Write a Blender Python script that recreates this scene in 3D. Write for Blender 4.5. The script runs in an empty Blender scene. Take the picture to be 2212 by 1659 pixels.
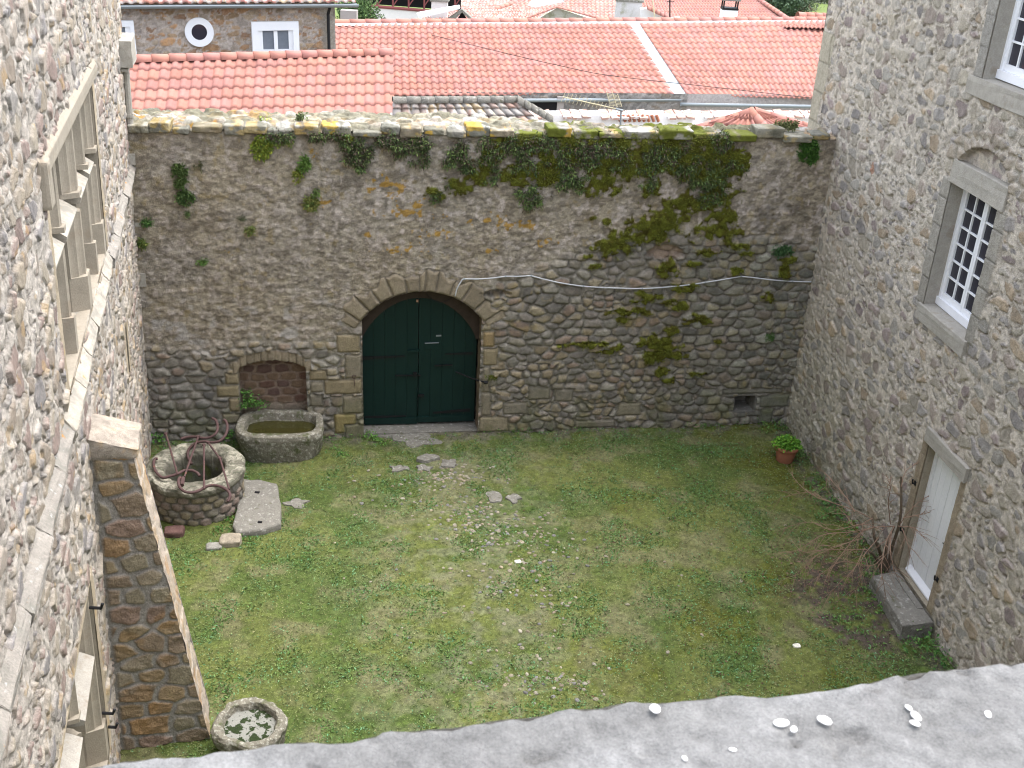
import bpy, bmesh, math, random
import numpy as np
from mathutils import Vector, Matrix

random.seed(7)
RNG = np.random.default_rng(11)
scene = bpy.context.scene
COL = scene.collection

# ------------------------------------------------------------------ camera
PC = (1106.0, 829.5); FPX = 2335.0; CAMH = 10.5
_p = math.atan(1153 / FPX); _r = math.radians(3.0)
_F = np.array([0, math.cos(_p), -math.sin(_p)]); _U0 = np.array([0, math.sin(_p), math.cos(_p)]); _R0 = np.array([1.0, 0, 0])
_U = math.cos(_r) * _U0 - math.sin(_r) * _R0
_R = math.cos(_r) * _R0 + math.sin(_r) * _U0
EYE = np.array([0, 0, CAMH])
cd = bpy.data.cameras.new('camera'); cam = bpy.data.objects.new('camera', cd); COL.objects.link(cam)
cd.sensor_width = 36; cd.lens = 36 * FPX / 2212; cd.clip_start = 0.05; cd.clip_end = 600
cam.matrix_world = Matrix(((_R[0], _U[0], -_F[0], 0), (_R[1], _U[1], -_F[1], 0), (_R[2], _U[2], -_F[2], CAMH), (0, 0, 0, 1)))
cd.dof.use_dof = True; cd.dof.focus_distance = 19; cd.dof.aperture_fstop = 22
scene.camera = cam

# ------------------------------------------------------------------ light
SUN_EL, SUN_AZ = math.radians(70), math.radians(60)      # azimuth measured from +Y towards +X
w = bpy.data.worlds.new('World'); scene.world = w; w.use_nodes = True
nt = w.node_tree; bg = nt.nodes['Background']
sky = nt.nodes.new('ShaderNodeTexSky'); sky.sky_type = 'NISHITA'; sky.sun_disc = False
sky.sun_elevation = SUN_EL; sky.sun_rotation = SUN_AZ; sky.air_density = 1.0; sky.dust_density = 2.5; sky.ozone_density = 0.6
hs = nt.nodes.new('ShaderNodeHueSaturation'); hs.inputs['Saturation'].default_value = 0.42      # overcast: the blue is washed out by cloud
nt.links.new(sky.outputs[0], hs.inputs['Color']); nt.links.new(hs.outputs[0], bg.inputs[0]); bg.inputs[1].default_value = 0.15
sl = bpy.data.lights.new('sun', 'SUN'); sun = bpy.data.objects.new('sun', sl); COL.objects.link(sun)
sl.energy = 0.6; sl.angle = math.radians(50); sl.color = (1.0, 0.96, 0.91)
d = Vector((math.sin(SUN_AZ) * math.cos(SUN_EL), math.cos(SUN_AZ) * math.cos(SUN_EL), math.sin(SUN_EL)))
sun.rotation_euler = d.to_track_quat('Z', 'Y').to_euler(); sun.location = (0, 0, 30)
scene.view_settings.view_transform = 'Standard'; scene.view_settings.look = 'None'
scene.view_settings.exposure = 2.22; scene.view_settings.gamma = 1.0
scene.cycles.use_denoising = True; scene.cycles.filter_width = 1.1; scene.cycles.max_bounces = 6; scene.cycles.diffuse_bounces = 4

# ------------------------------------------------------------------ helpers
def A(*v): return np.array(v, float)
def unit(v): return v / np.linalg.norm(v)
def ray(x, y): return unit(_F * FPX + _R * (x - PC[0]) - _U * (y - PC[1]))
def gz(x, y, z=0.0):
    d = ray(x, y); return EYE + d * ((z - CAMH) / d[2])
def onp(x, y, P, N):
    d = ray(x, y); return EYE + d * (np.dot(P - EYE, N) / np.dot(d, N))
class Fr:
    """a wall's own frame: s along it, t up it, n out of it"""
    def __init__(s, O, es, et, n): s.O, s.es, s.et, s.n = O, es, et, n
    def pt(s, a, b, c=0.0):
        a, b, c = np.broadcast_arrays(np.asarray(a, float), np.asarray(b, float), np.asarray(c, float))
        return s.O + a[..., None] * s.es + b[..., None] * s.et + c[..., None] * s.n
    def px(s, x, y, n=0.0):
        P = onp(x, y, s.O + s.n * n, s.n) - s.O
        return A(P @ s.es, P @ s.et)
_A = gz(330, 955); _B = gz(1700, 915); _dw = unit(_B - _A)
W = Fr(_A, _dw, A(0, 0, 1), A(_dw[1], -_dw[0], 0)); WL = np.linalg.norm(_B - _A)      # 12.8 m
_T = onp(275, 292, _A, W.n); _a = gz(328, 950); _b = gz(262, 1610); _dl = unit(_b - _a)
_nl = -unit(np.cross(_b - _a, _T - _a)); _ul = np.cross(_dl, _nl); _ul = _ul if _ul[2] > 0 else -_ul
L = Fr(_a, _dl, _ul, _nl)
_a2 = gz(1700, 920); _b2 = gz(2060, 1440); _dr = unit(_b2 - _a2); _nr = np.cross(_dr, A(0, 0, 1)); _nr = _nr if _nr[0] < 0 else -_nr
R = Fr(_a2, _dr, A(0, 0, 1), _nr)

def h3(ix, iy, seed):
    v = (ix.astype(np.int64) * 374761393 + iy.astype(np.int64) * 668265263 + seed * 1442695041) & 0xFFFFFFFF
    v = ((v ^ (v >> 13)) * 1274126177) & 0xFFFFFFFF
    v = ((v ^ (v >> 16)) * 2246822519) & 0xFFFFFFFF
    return ((v ^ (v >> 15)) & 0xFFFFFF) / float(0xFFFFFF)
def vn(x, y, seed=0):
    ix = np.floor(x); iy = np.floor(y); fx = x - ix; fy = y - iy
    fx = fx * fx * (3 - 2 * fx); fy = fy * fy * (3 - 2 * fy)
    a = h3(ix, iy, seed); b = h3(ix + 1, iy, seed); c = h3(ix, iy + 1, seed); d = h3(ix + 1, iy + 1, seed)
    return a + (b - a) * fx + (c - a) * fy + (a - b - c + d) * fx * fy
def fbm(x, y, seed=0, o=4, g=0.5):
    s = 0; a = 1.0; t = 0
    for i in range(o):
        s = s + a * vn(x * 2 ** i + 17.3 * i, y * 2 ** i + 9.1 * i, seed + i); t += a; a *= g
    return s / t
def sst(a, b, x):
    t = np.clip((x - a) / (b - a), 0, 1); return t * t * (3 - 2 * t)
def mix(a, b, t):
    t = np.asarray(t)[..., None]; return a * (1 - t) + b * t
def voro(x, y, seed, jit=0.8):
    """cell id hashes and a distance to the cell border (cell units)"""
    ix = np.floor(x); iy = np.floor(y)
    F1 = np.full(x.shape, 9.0); F2 = np.full(x.shape, 9.0); cx = np.zeros(x.shape); cy = np.zeros(x.shape); bx = np.zeros(x.shape); by = np.zeros(x.shape)
    for dx in (-1, 0, 1):
        for dy in (-1, 0, 1):
            gx, gy = ix + dx, iy + dy
            px = gx + 0.5 + (h3(gx, gy, seed) - 0.5) * jit + 0.5 * (np.mod(gy, 2) - .5)
            py = gy + 0.5 + (h3(gx, gy, seed + 1) - 0.5) * jit * 0.7
            wgt = 0.8 + 0.4 * h3(gx, gy, seed + 2)
            d = ((np.abs(x - px)) ** 2.6 + np.abs(y - py) ** 2.6) ** (1 / 2.6) / wgt
            n = d < F1
            F2 = np.where(n, F1, np.minimum(F2, d)); cx = np.where(n, gx, cx); cy = np.where(n, gy, cy)
            bx = np.where(n, x - px, bx); by = np.where(n, y - py, by); F1 = np.where(n, d, F1)
    return (F2 - F1) * 0.5, cx, cy, F1, bx, by
def pick(r, cols):
    cols = np.array(cols); return cols[np.minimum((r * len(cols)).astype(int), len(cols) - 1)]

def link(o, parent=None):
    COL.objects.link(o)
    if parent is not None: o.parent = parent
    return o
def tag(o, label=None, cat=None, group=None, kind=None):
    if label: o['label'] = label
    if cat: o['category'] = cat
    if group: o['group'] = group
    if kind: o['kind'] = kind
    return o
def thing(name, label, cat, group=None):
    o = bpy.data.objects.new(name, None); COL.objects.link(o); return tag(o, label, cat, group)
def mesh_np(name, V, Fq, col=None, mat=None, parent=None, smooth=True):
    """V (N,3), Fq (M,3|4), col (N,3) -> one mesh object"""
    V = np.asarray(V, np.float32).reshape(-1, 3); Fq = np.asarray(Fq, np.int32); k = Fq.shape[1]
    me = bpy.data.meshes.new(name)
    me.vertices.add(len(V)); me.vertices.foreach_set('co', V.ravel())
    me.loops.add(Fq.size); me.loops.foreach_set('vertex_index', Fq.ravel())
    me.polygons.add(len(Fq)); me.polygons.foreach_set('loop_start', np.arange(0, Fq.size, k, dtype=np.int32))
    me.polygons.foreach_set('loop_total', np.full(len(Fq), k, np.int32))
    me.polygons.foreach_set('use_smooth', np.full(len(Fq), smooth, bool))
    me.update(calc_edges=True)
    if col is not None:
        at = me.color_attributes.new('Col', 'FLOAT_COLOR', 'POINT')
        c4 = np.ones((len(V), 4), np.float32); c4[:, :3] = np.clip(np.asarray(col).reshape(-1, 3), 0.003, 0.95)
        at.data.foreach_set('color', c4.ravel())
    if mat: me.materials.append(mat)
    return link(bpy.data.objects.new(name, me), parent)
def grid_faces(h, w, keep=None, flip=False):
    i = np.arange(h * w).reshape(h, w)
    f = np.stack([i[:-1, :-1], i[:-1, 1:], i[1:, 1:], i[1:, :-1]], -1).reshape(-1, 4)
    if flip: f = f[:, ::-1]
    if keep is not None: f = f[keep.ravel()]
    return f
def sheet(name, P, col=None, mat=None, parent=None, keep=None, flip=False, smooth=True):
    h, w_ = P.shape[:2]
    return mesh_np(name, P.reshape(-1, 3), grid_faces(h, w_, keep, flip), None if col is None else col.reshape(-1, 3), mat, parent, smooth)
class MB:
    """collects simple shapes into ONE mesh"""
    def __init__(s): s.v = []; s.f = []
    def add(s, vs, fs):
        k = len(s.v); s.v += [tuple(v) for v in vs]; s.f += [tuple(i + k for i in f) for f in fs]; return s
    def box(s, O, a, b, c):
        """box with corner O and edge vectors a,b,c"""
        O, a, b, c = map(np.asarray, (O, a, b, c))
        vs = [O, O + a, O + a + b, O + b, O + c, O + a + c, O + a + b + c, O + b + c]
        fs = [(0, 3, 2, 1), (4, 5, 6, 7), (0, 1, 5, 4), (1, 2, 6, 5), (2, 3, 7, 6), (3, 0, 4, 7)]
        if np.dot(np.cross(a, b), c) < 0: fs = [f[::-1] for f in fs]
        return s.add(vs, fs)
    def fbox(s, F, s0, s1, t0, t1, n0, n1): return s.box(F.pt(s0, t0, n0), F.es * (s1 - s0), F.et * (t1 - t0), F.n * (n1 - n0))
    def tube(s, pts, r, k=8, cap=True):
        pts = [np.asarray(p, float) for p in pts]; rs = r if hasattr(r, '__len__') else [r] * len(pts)
        rings = []; ref = A(0.31, 0.17, 0.93)
        for i, p in enumerate(pts):
            d = pts[min(i + 1, len(pts) - 1)] - pts[max(i - 1, 0)]; d = d / (np.linalg.norm(d) + 1e-9)
            u = np.cross(d, ref); u = u / (np.linalg.norm(u) + 1e-9); v = np.cross(d, u)
            rings.append([p + (u * math.cos(2 * math.pi * j / k) + v * math.sin(2 * math.pi * j / k)) * rs[i] for j in range(k)])
        vs = [v for r_ in rings for v in r_]; fs = []
        for i in range(len(pts) - 1):
            for j in range(k): fs.append((i * k + j, i * k + (j + 1) % k, (i + 1) * k + (j + 1) % k, (i + 1) * k + j))
        if cap: fs += [tuple(range(k))[::-1], tuple(range((len(pts) - 1) * k, len(pts) * k))]
        return s.add(vs, fs)
    def prism(s, poly, vec):
        """closed polygon (3-D points) swept along vec"""
        n = len(poly); poly = [np.asarray(p, float) for p in poly]; vec = np.asarray(vec, float)
        vs = poly + [p + vec for p in poly]
        fs = [tuple(range(n))[::-1], tuple(range(n, 2 * n))] + [(i, (i + 1) % n, n + (i + 1) % n, n + i) for i in range(n)]
        return s.add(vs, fs)
    def build(s, name, mat, parent=None, bevel=0.0, smooth=False, rough=0.0, sub=0, seg=2):
        me = bpy.data.meshes.new(name); me.from_pydata(s.v, [], s.f); me.materials.append(mat)
        bm = bmesh.new(); bm.from_mesh(me); bmesh.ops.recalc_face_normals(bm, faces=bm.faces)
        if bevel: bmesh.ops.bevel(bm, geom=bm.edges[:], offset=bevel, segments=seg, affect='EDGES', profile=0.6)
        if sub: bmesh.ops.subdivide_edges(bm, edges=bm.edges[:], cuts=sub, use_grid_fill=True)
        if rough:
            bm.normal_update()
            for v in bm.verts:
                c = v.co; k = math.sin(c.x * 23 + c.z * 17) + math.sin(c.y * 31 - c.z * 13) + math.sin((c.x + c.y) * 57 + c.z * 41) * .6
                v.co = c + v.normal * rough * k * .5 + Vector((random.uniform(-1, 1), random.uniform(-1, 1), random.uniform(-1, 1))) * rough * .35
        for f in bm.faces: f.smooth = smooth
        bm.to_mesh(me); bm.free()
        return link(bpy.data.objects.new(name, me), parent)
def rbox_grid(O, a, b, c, n=7, r=0.12, rough=0.006, seed=0):
    """a rough dressed stone: box with rounded, worn edges; returns V,F"""
    lin = np.linspace(-1, 1, n); V = []; Fs = []; k = 0
    for ax in range(3):
        for sg in (-1, 1):
            u, v = np.meshgrid(lin, lin); q = np.zeros(u.shape + (3,)); q[..., ax] = sg; q[..., (ax + 1) % 3] = u; q[..., (ax + 2) % 3] = v
            V.append(q.reshape(-1, 3)); Fs.append(grid_faces(n, n, flip=(sg < 0)) + k); k += n * n
    V = np.concatenate(V); Fs = np.concatenate(Fs)
    la, lb, lc = np.linalg.norm(a), np.linalg.norm(b), np.linalg.norm(c); half = np.array([la, lb, lc]) / 2
    rr = min(r, half.min() * .9); P = V * half; inner = np.clip(P, -(half - rr), half - rr); dlt = P - inner
    nn = np.linalg.norm(dlt, axis=1, keepdims=True); P = inner + dlt / np.maximum(nn, 1e-9) * rr
    Ea, Eb, Ec = a / la, b / lb, c / lc
    X = O + (a + b + c) / 2 + P[:, :1] * Ea + P[:, 1:2] * Eb + P[:, 2:] * Ec
    nz = fbm(X[:, 0] * 9 + X[:, 2] * 7, X[:, 1] * 9 - X[:, 2] * 5, seed, 3) - .5
    nz2 = vn(X[:, 0] * 40 + X[:, 2] * 31, X[:, 1] * 40 - X[:, 2] * 23, seed + 5) - .5
    dirn = (X - (O + (a + b + c) / 2)); dirn /= np.linalg.norm(dirn, axis=1, keepdims=True) + 1e-9
    return X + dirn * (nz * rough * 4 + nz2 * rough)[:, None], Fs

# ------------------------------------------------------------------ materials
def nodes(name):
    m = bpy.data.materials.new(name); m.use_nodes = True; return m, m.node_tree, m.node_tree.nodes['Principled BSDF']
def tex(nt, scale, detail=4, rough=0.6, stretch=None):
    tc = nt.nodes.new('ShaderNodeTexCoord'); n = nt.nodes.new('ShaderNodeTexNoise'); n.inputs['Scale'].default_value = scale
    n.inputs['Detail'].default_value = detail; n.inputs['Roughness'].default_value = rough
    if stretch:
        mp = nt.nodes.new('ShaderNodeMapping'); mp.inputs['Scale'].default_value = stretch
        nt.links.new(tc.outputs['Object'], mp.inputs[0]); nt.links.new(mp.outputs[0], n.inputs[0])
    else: nt.links.new(tc.outputs['Object'], n.inputs[0])
    return n
def math_(nt, op, a, b, c=None):
    m = nt.nodes.new('ShaderNodeMath'); m.operation = op
    for i, v in enumerate((a, b, c)):
        if v is None: continue
        if isinstance(v, (int, float)): m.inputs[i].default_value = v
        else: nt.links.new(v, m.inputs[i])
    return m.outputs[0]
def vary(name, base=None, amp=0.5, s1=6, s2=60, bump=0.4, dist=0.01, rough=0.92, bs=70, spots=None, spec=0.25, metal=0.0):
    """base colour (or the mesh's own 'Col') times two scales of mottling, plus bump"""
    m, nt, b = nodes(name)
    if base is None:
        a = nt.nodes.new('ShaderNodeAttribute'); a.attribute_name = 'Col'; src = a.outputs['Color']
    else:
        a = nt.nodes.new('ShaderNodeRGB'); a.outputs[0].default_value = (*base, 1); src = a.outputs[0]
    n1 = tex(nt, s1); n2 = tex(nt, s2, 3, 0.7)
    f = math_(nt, 'ADD', math_(nt, 'MULTIPLY', n1.outputs[0], amp), math_(nt, 'MULTIPLY', n2.outputs[0], amp * 1.1))
    f = math_(nt, 'ADD', f, 1 - amp * 1.05)
    vm = nt.nodes.new('ShaderNodeVectorMath'); vm.operation = 'SCALE'; nt.links.new(src, vm.inputs[0]); nt.links.new(f, vm.inputs['Scale'])
    out = vm.outputs[0]
    for (sc, lo, hi, colr) in (spots or []):
        n3 = tex(nt, sc, 5, 0.65); r = nt.nodes.new('ShaderNodeMapRange'); r.inputs[1].default_value = lo; r.inputs[2].default_value = hi
        nt.links.new(n3.outputs[0], r.inputs[0]); mx = nt.nodes.new('ShaderNodeMixRGB'); mx.inputs[2].default_value = (*colr, 1)
        nt.links.new(r.outputs[0], mx.inputs[0]); nt.links.new(out, mx.inputs[1]); out = mx.outputs[0]
    nt.links.new(out, b.inputs['Base Color']); b.inputs['Roughness'].default_value = rough
    b.inputs['Specular IOR Level'].default_value = spec; b.inputs['Metallic'].default_value = metal
    if bump:
        n4 = tex(nt, bs, 5, 0.7); bp = nt.nodes.new('ShaderNodeBump'); bp.inputs['Strength'].default_value = bump; bp.inputs['Distance'].default_value = dist
        nt.links.new(n4.outputs[0], bp.inputs['Height']); nt.links.new(bp.outputs[0], b.inputs['Normal'])
    return m
M = {}
M['masonry'] = vary('masonry', None, 0.95, 13, 58, 1.0, 0.03, bs=42)
M['rough_masonry'] = vary('rough_masonry', None, 0.85, 20, 90, 1.0, 0.02, bs=75)
M['ground'] = vary('ground', None, 1.1, 16, 50, 1.0, 0.03, bs=45)
M['leaf'] = vary('leaf', None, 0.2, 5, 30, 0, rough=0.7, spec=0.3)
M['tile'] = vary('tile', None, 0.22, 3, 25, 0.25, 0.004, rough=0.8, bs=60)
M['dressed'] = vary('dressed_stone', (0.33, 0.29, 0.22), 0.6, 9, 45, 0.8, 0.015, bs=45, spots=[(9, .62, .75, (.42, .3, .17))])
M['grey_stone'] = vary('grey_dressed_stone', (0.36, 0.335, 0.29), 0.55, 8, 50, 0.8, 0.012, bs=50, spots=[(3, .58, .72, (.27, .23, .18))])
M['pale_stone'] = vary('pale_moulded_stone', (0.33, 0.29, 0.23), 0.45, 6, 50, 0.6, 0.01, bs=50, spots=[(4, .58, .7, (.30, .25, .19))])
M['sill_stone'] = vary('sill_stone', (0.40, 0.36, 0.30), 0.6, 7, 45, 0.8, 0.012, bs=50, spots=[(3, .5, .62, (.28, .26, .22)), (9, .66, .72, (.46, .24, .06))])
M['col_stone'] = vary('weathered_stone', None, 0.75, 14, 45, 1.0, 0.02, bs=45)
M['trough'] = vary('lichened_granite', (0.20, 0.185, 0.145), 0.8, 9, 40, 1.0, 0.03, bs=30, spots=[(16, .52, .62, (.40, .39, .33)), (5, .52, .66, (.10, .11, .05)), (22, .66, .7, (.6, .6, .56))])
M['slab'] = vary('grey_slab', (0.20, 0.19, 0.165), 0.7, 8, 40, 1.0, 0.02, bs=35, spots=[(14, .56, .66, (.36, .35, .32)), (6, .58, .68, (.12, .12, .08))])
M['ledge'] = vary('worn_ledge_stone', (0.30, 0.275, 0.24), 0.7, 7, 45, 0.9, 0.02, bs=45, spots=[(3, .5, .62, (.22, .21, .18)), (8, .64, .7, (.42, .22, .06)), (12, .6, .7, (.45, .43, .40))])
M['parapet'] = vary('parapet_stone', (0.43, 0.41, 0.385), 0.45, 22, 160, 0.7, 0.004, bs=190, spots=[(11, .56, .72, (.74, .74, .76)), (17, .68, .74, (.2, .22, .25)), (30, .66, .72, (.75, .72, .72))])
M['green_wood'] = vary('green_painted_wood', (0.005, 0.023, 0.019), 0.5, 2.5, 30, 0.3, 0.003, rough=0.55, bs=50)
M['iron'] = vary('rusty_iron', (0.085, 0.05, 0.048), 0.5, 12, 70, 0.4, 0.002, rough=0.75, spots=[(20, .62, .7, (.3, .12, .06))])
M['black_iron'] = vary('black_iron', (0.012, 0.012, 0.013), 0.3, 12, 70, 0.2, 0.002, rough=0.6)
M['white_paint'] = vary('white_paint', (0.80, 0.81, 0.83), 0.1, 4, 40, 0.1, 0.002, rough=0.45)
M['door_white'] = vary('door_white_paint', (0.76, 0.77, 0.77), 0.2, 2, 25, 0.2, 0.003, rough=0.5)
M['zinc'] = vary('zinc', (0.27, 0.30, 0.315), 0.2, 3, 30, 0.1, 0.002, rough=0.45, metal=0.3)
M['cable'] = vary('grey_plastic', (0.52, 0.53, 0.55), 0.1, 5, 30, 0, rough=0.5)
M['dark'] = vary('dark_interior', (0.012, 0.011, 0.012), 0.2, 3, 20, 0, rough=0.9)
M['twig'] = vary('twig_bark', (0.26, 0.17, 0.12), 0.4, 20, 80, 0.3, 0.002)
M['bark'] = vary('bark', (0.13, 0.10, 0.07), 0.5, 10, 50, 0.8, 0.01)
M['terracotta'] = vary('terracotta', (0.36, 0.15, 0.09), 0.35, 6, 40, 0.3, 0.003, spots=[(11, .62, .75, (.3, .24, .19))])
M['lime'] = vary('lime_plaster', (0.80, 0.79, 0.78), 0.2, 5, 50, 0.5, 0.006)
M['plaster'] = vary('grey_plaster', (0.36, 0.32, 0.30), 0.3, 3, 40, 0.4, 0.006)
M['block'] = vary('concrete_block', (0.62, 0.60, 0.58), 0.2, 2, 30, 0.3, 0.005)
M['antenna'] = vary('antenna_metal', (0.62, 0.55, 0.36), 0.15, 5, 30, 0, rough=0.5)
M['water'] = vary('trough_water', (0.045, 0.042, 0.012), 0.5, 4, 20, 0, rough=0.12, spec=0.5)
M['shell'] = vary('white_shell', (0.8, 0.77, 0.74), 0.15, 30, 90, 0.3, 0.001, rough=0.6)
g, gnt, gb = nodes('window_glass'); gb.inputs['Base Color'].default_value = (0.035, 0.034, 0.045, 1); gb.inputs['Roughness'].default_value = 0.08; gb.inputs['Specular IOR Level'].default_value = 0.4; M['glass'] = g
#SPLIT
# ------------------------------------------------------------------ leaves and tufts
def leaves(name, C, size, cols, parent=None, normal=None, spread=1.0, aspect=0.4, direction=None, mat=None):
    """N bent diamond leaves: C centres (N,3), size (N,), cols (N,3); direction (N,3) the way they point"""
    C = np.asarray(C, float); n = len(C); size = np.asarray(size, float).reshape(-1, 1)
    if direction is None: direction = RNG.normal(size=(n, 3))
    dd = np.asarray(direction, float) + RNG.normal(size=(n, 3)) * spread * .5; dd /= np.linalg.norm(dd, axis=1, keepdims=True)
    up = RNG.normal(size=(n, 3)) * .6 + (A(0, 0, 1) if normal is None else np.asarray(normal, float))
    sd = np.cross(dd, up); sd /= np.linalg.norm(sd, axis=1, keepdims=True) + 1e-9; nn = np.cross(sd, dd)
    V = np.stack([C, C + dd * size * .5 + sd * size * aspect * .5 + nn * size * .08, C + dd * size - nn * size * .15, C + dd * size * .5 - sd * size * aspect * .5 + nn * size * .08], 1)
    return mesh_np(name, V.reshape(-1, 3), np.arange(4 * n).reshape(n, 4), np.repeat(cols, 4, 0), mat or M['leaf'], parent, False)
def leafcols(n, a, b, var=.25):
    t = RNG.random((n, 1)); return (np.array(a) * (1 - t) + np.array(b) * t) * (1 + (RNG.random((n, 1)) - .5) * 2 * var)

# ------------------------------------------------------------------ ground
def ground():
    xs = np.linspace(-9, 10, 760); ys = np.linspace(1.2, 21.3, 800); X, Y = np.meshgrid(xs, ys)
    n1 = fbm(X * .8, Y * .8, 3); n2 = fbm(X * 6, Y * 6, 5, 4); n3 = fbm(X * 25, Y * 25, 8, 2); n4 = fbm(X * 2.2 + 5, Y * 2.2, 15, 3)
    Z = (n1 - .5) * .10 + (n2 - .5) * .035 + (n3 - .5) * .014
    Z = Z - Z.mean()
    c = mix(A(.10, .135, .030) + 0 * X[..., None], A(.165, .175, .045) + 0 * X[..., None], sst(.35, .65, n1))
    c = mix(c, A(.23, .20, .10) + 0 * c, sst(.5, .72, n4) * .75)
    c = mix(c, A(.12, .12, .012) + 0 * c, sst(.5, .68, fbm(X * .9 + 3, Y * .9, 31)) * sst(0, 3, X) * .8)       # mossy side
    path = np.exp(-(((X + .3 - (Y - 13) * -.14) / 1.7) ** 2))
    c = mix(c, A(.25, .235, .14) + 0 * c, np.clip(path * sst(.38, .62, n2) * .6, 0, 1))
    # bare leaf-littered soil under the shrub and along the right wall
    ds = np.clip(1 - np.hypot((X - 5.6) / 1.3, (Y - 14.0) / 1.7), 0, 1)
    c = mix(c, A(.12, .085, .065) + 0 * c, np.clip(ds * 2.4, 0, 1) * sst(.35, .6, n2))
    dw = (Y - (17.94 + (X + 6.82) * .1688)); c = mix(c, A(.18, .15, .11) + 0 * c, sst(-.6, -.05, dw) * sst(.38, .6, n2))
    rw = (X - (5.78 + (19.97 - Y) * .13)); c = mix(c, A(.16, .13, .10) + 0 * c, sst(-.7, -.05, rw) * sst(.38, .58, n2))
    n5 = fbm(X * 11, Y * 11, 19, 3, .6); c = c * (0.3 + .7 * n3 + .7 * n5)[..., None] * A(.72, .79, .80)
    o = sheet('courtyard_ground', np.stack([X, Y, Z], -1), c, M['ground']); tag(o, kind='structure')
    # small leaves, moss rosettes and short blades
    n = 330000
    x = RNG.uniform(-7, 7.6, n); y = 5 + (20.2 - 5) * RNG.random(n)
    nn1 = fbm(x * .8, y * .8, 3); nn4 = fbm(x * 2.2 + 5, y * 2.2, 15, 3); n6 = fbm(x * 1.6, y * 1.6, 77, 3); n7 = fbm(x * 5, y * 5, 99, 2)
    pth = np.exp(-(((x + .3 - (y - 13) * -.14) / 1.7) ** 2))
    dens = sst(.3, .7, n6) * .7 + .42 - pth * .25
    dwl = y - (17.94 + (x + 6.82) * .1688); rwl = x - (5.78 + (19.97 - y) * .13); lwl = (x + 6.87) * .96 + (y - 18.02) * .26
    inside = (dwl < -.03) & (rwl < -.03) & (lwl > .05) & (np.hypot(x + 5.38, y - 15.95) > .9)
    shrub = np.hypot((x - 5.6) / 1.3, (y - 14.0) / 1.7) < .7
    k = inside & (RNG.random(n) < dens) & ~(shrub & (RNG.random(n) < .75))
    x, y, n6, n7, nn1 = x[k], y[k], n6[k], n7[k], nn1[k]; n = len(x)
    g1 = leafcols(n, (.075, .155, .030), (.15, .23, .07), .3); g2 = leafcols(n, (.16, .19, .05), (.29, .28, .13), .3)
    lush = sst(.32, .74, n6 + (n7 - .5) * .6 + (RNG.random(n) - .5) * .25)[:, None]
    cc = g2 * (1 - lush) + g1 * lush
    teal = (RNG.random(n) < .12)[:, None]; cc = np.where(teal, leafcols(n, (.10, .25, .11), (.2, .34, .16), .2), cc)
    brn = (RNG.random(n) < .07 * sst(-2, 6, x))[:, None]; cc = np.where(brn, leafcols(n, (.10, .05, .03), (.2, .11, .07), .2), cc)
    cc = cc * A(.92, .95, .98)
    sz = RNG.uniform(.016, .042, n) * (1 + .5 * lush[:, 0])
    z = (fbm(x * .8, y * .8, 3) - .5) * .10 + (fbm(x * 6, y * 6, 5, 4) - .5) * .035 + .004
    dirn = RNG.normal(size=(n, 3)); dirn[:, 2] = np.abs(dirn[:, 2]) * .35 + .15
    o = leaves('grass', np.stack([x, y, z], 1), sz, cc, direction=dirn, aspect=.45); tag(o, 'short patchy grass and clover covering the courtyard floor', 'grass', kind='stuff')
ground()
def gzed(x, y):
    x = np.asarray(x, float); y = np.asarray(y, float)
    return (fbm(x * .8, y * .8, 3) - .5) * .10 + (fbm(x * 6, y * 6, 5, 4) - .5) * .035
def pebbles(name, C, rad, cols, mat, flat=.45):
    bm = bmesh.new(); bmesh.ops.create_icosphere(bm, subdivisions=2, radius=1); bm.verts.ensure_lookup_table()
    v0 = np.array([v.co[:] for v in bm.verts]); f0 = np.array([[v.index for v in f.verts] for f in bm.faces]); bm.free()
    V = []; Fs = []; cc = []
    for i, (c, r) in enumerate(zip(C, rad)):
        a = RNG.uniform(0, 6.28); ca, sa = math.cos(a), math.sin(a); v = v0 * A(1, RNG.uniform(.6, .95), flat)
        v = v * (1 + .25 * (vn(v0[:, 0] * 1.6 + i * 3, v0[:, 1] * 1.6 + v0[:, 2], i) - .5))[:, None]
        v = np.stack([v[:, 0] * ca - v[:, 1] * sa, v[:, 0] * sa + v[:, 1] * ca, v[:, 2]], 1) * r + c
        Fs.append(f0 + len(v0) * i); V.append(v); cc.append(np.tile(cols[i], (len(v0), 1)))
    return mesh_np(name, np.concatenate(V), np.concatenate(Fs), np.concatenate(cc), mat)
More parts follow.
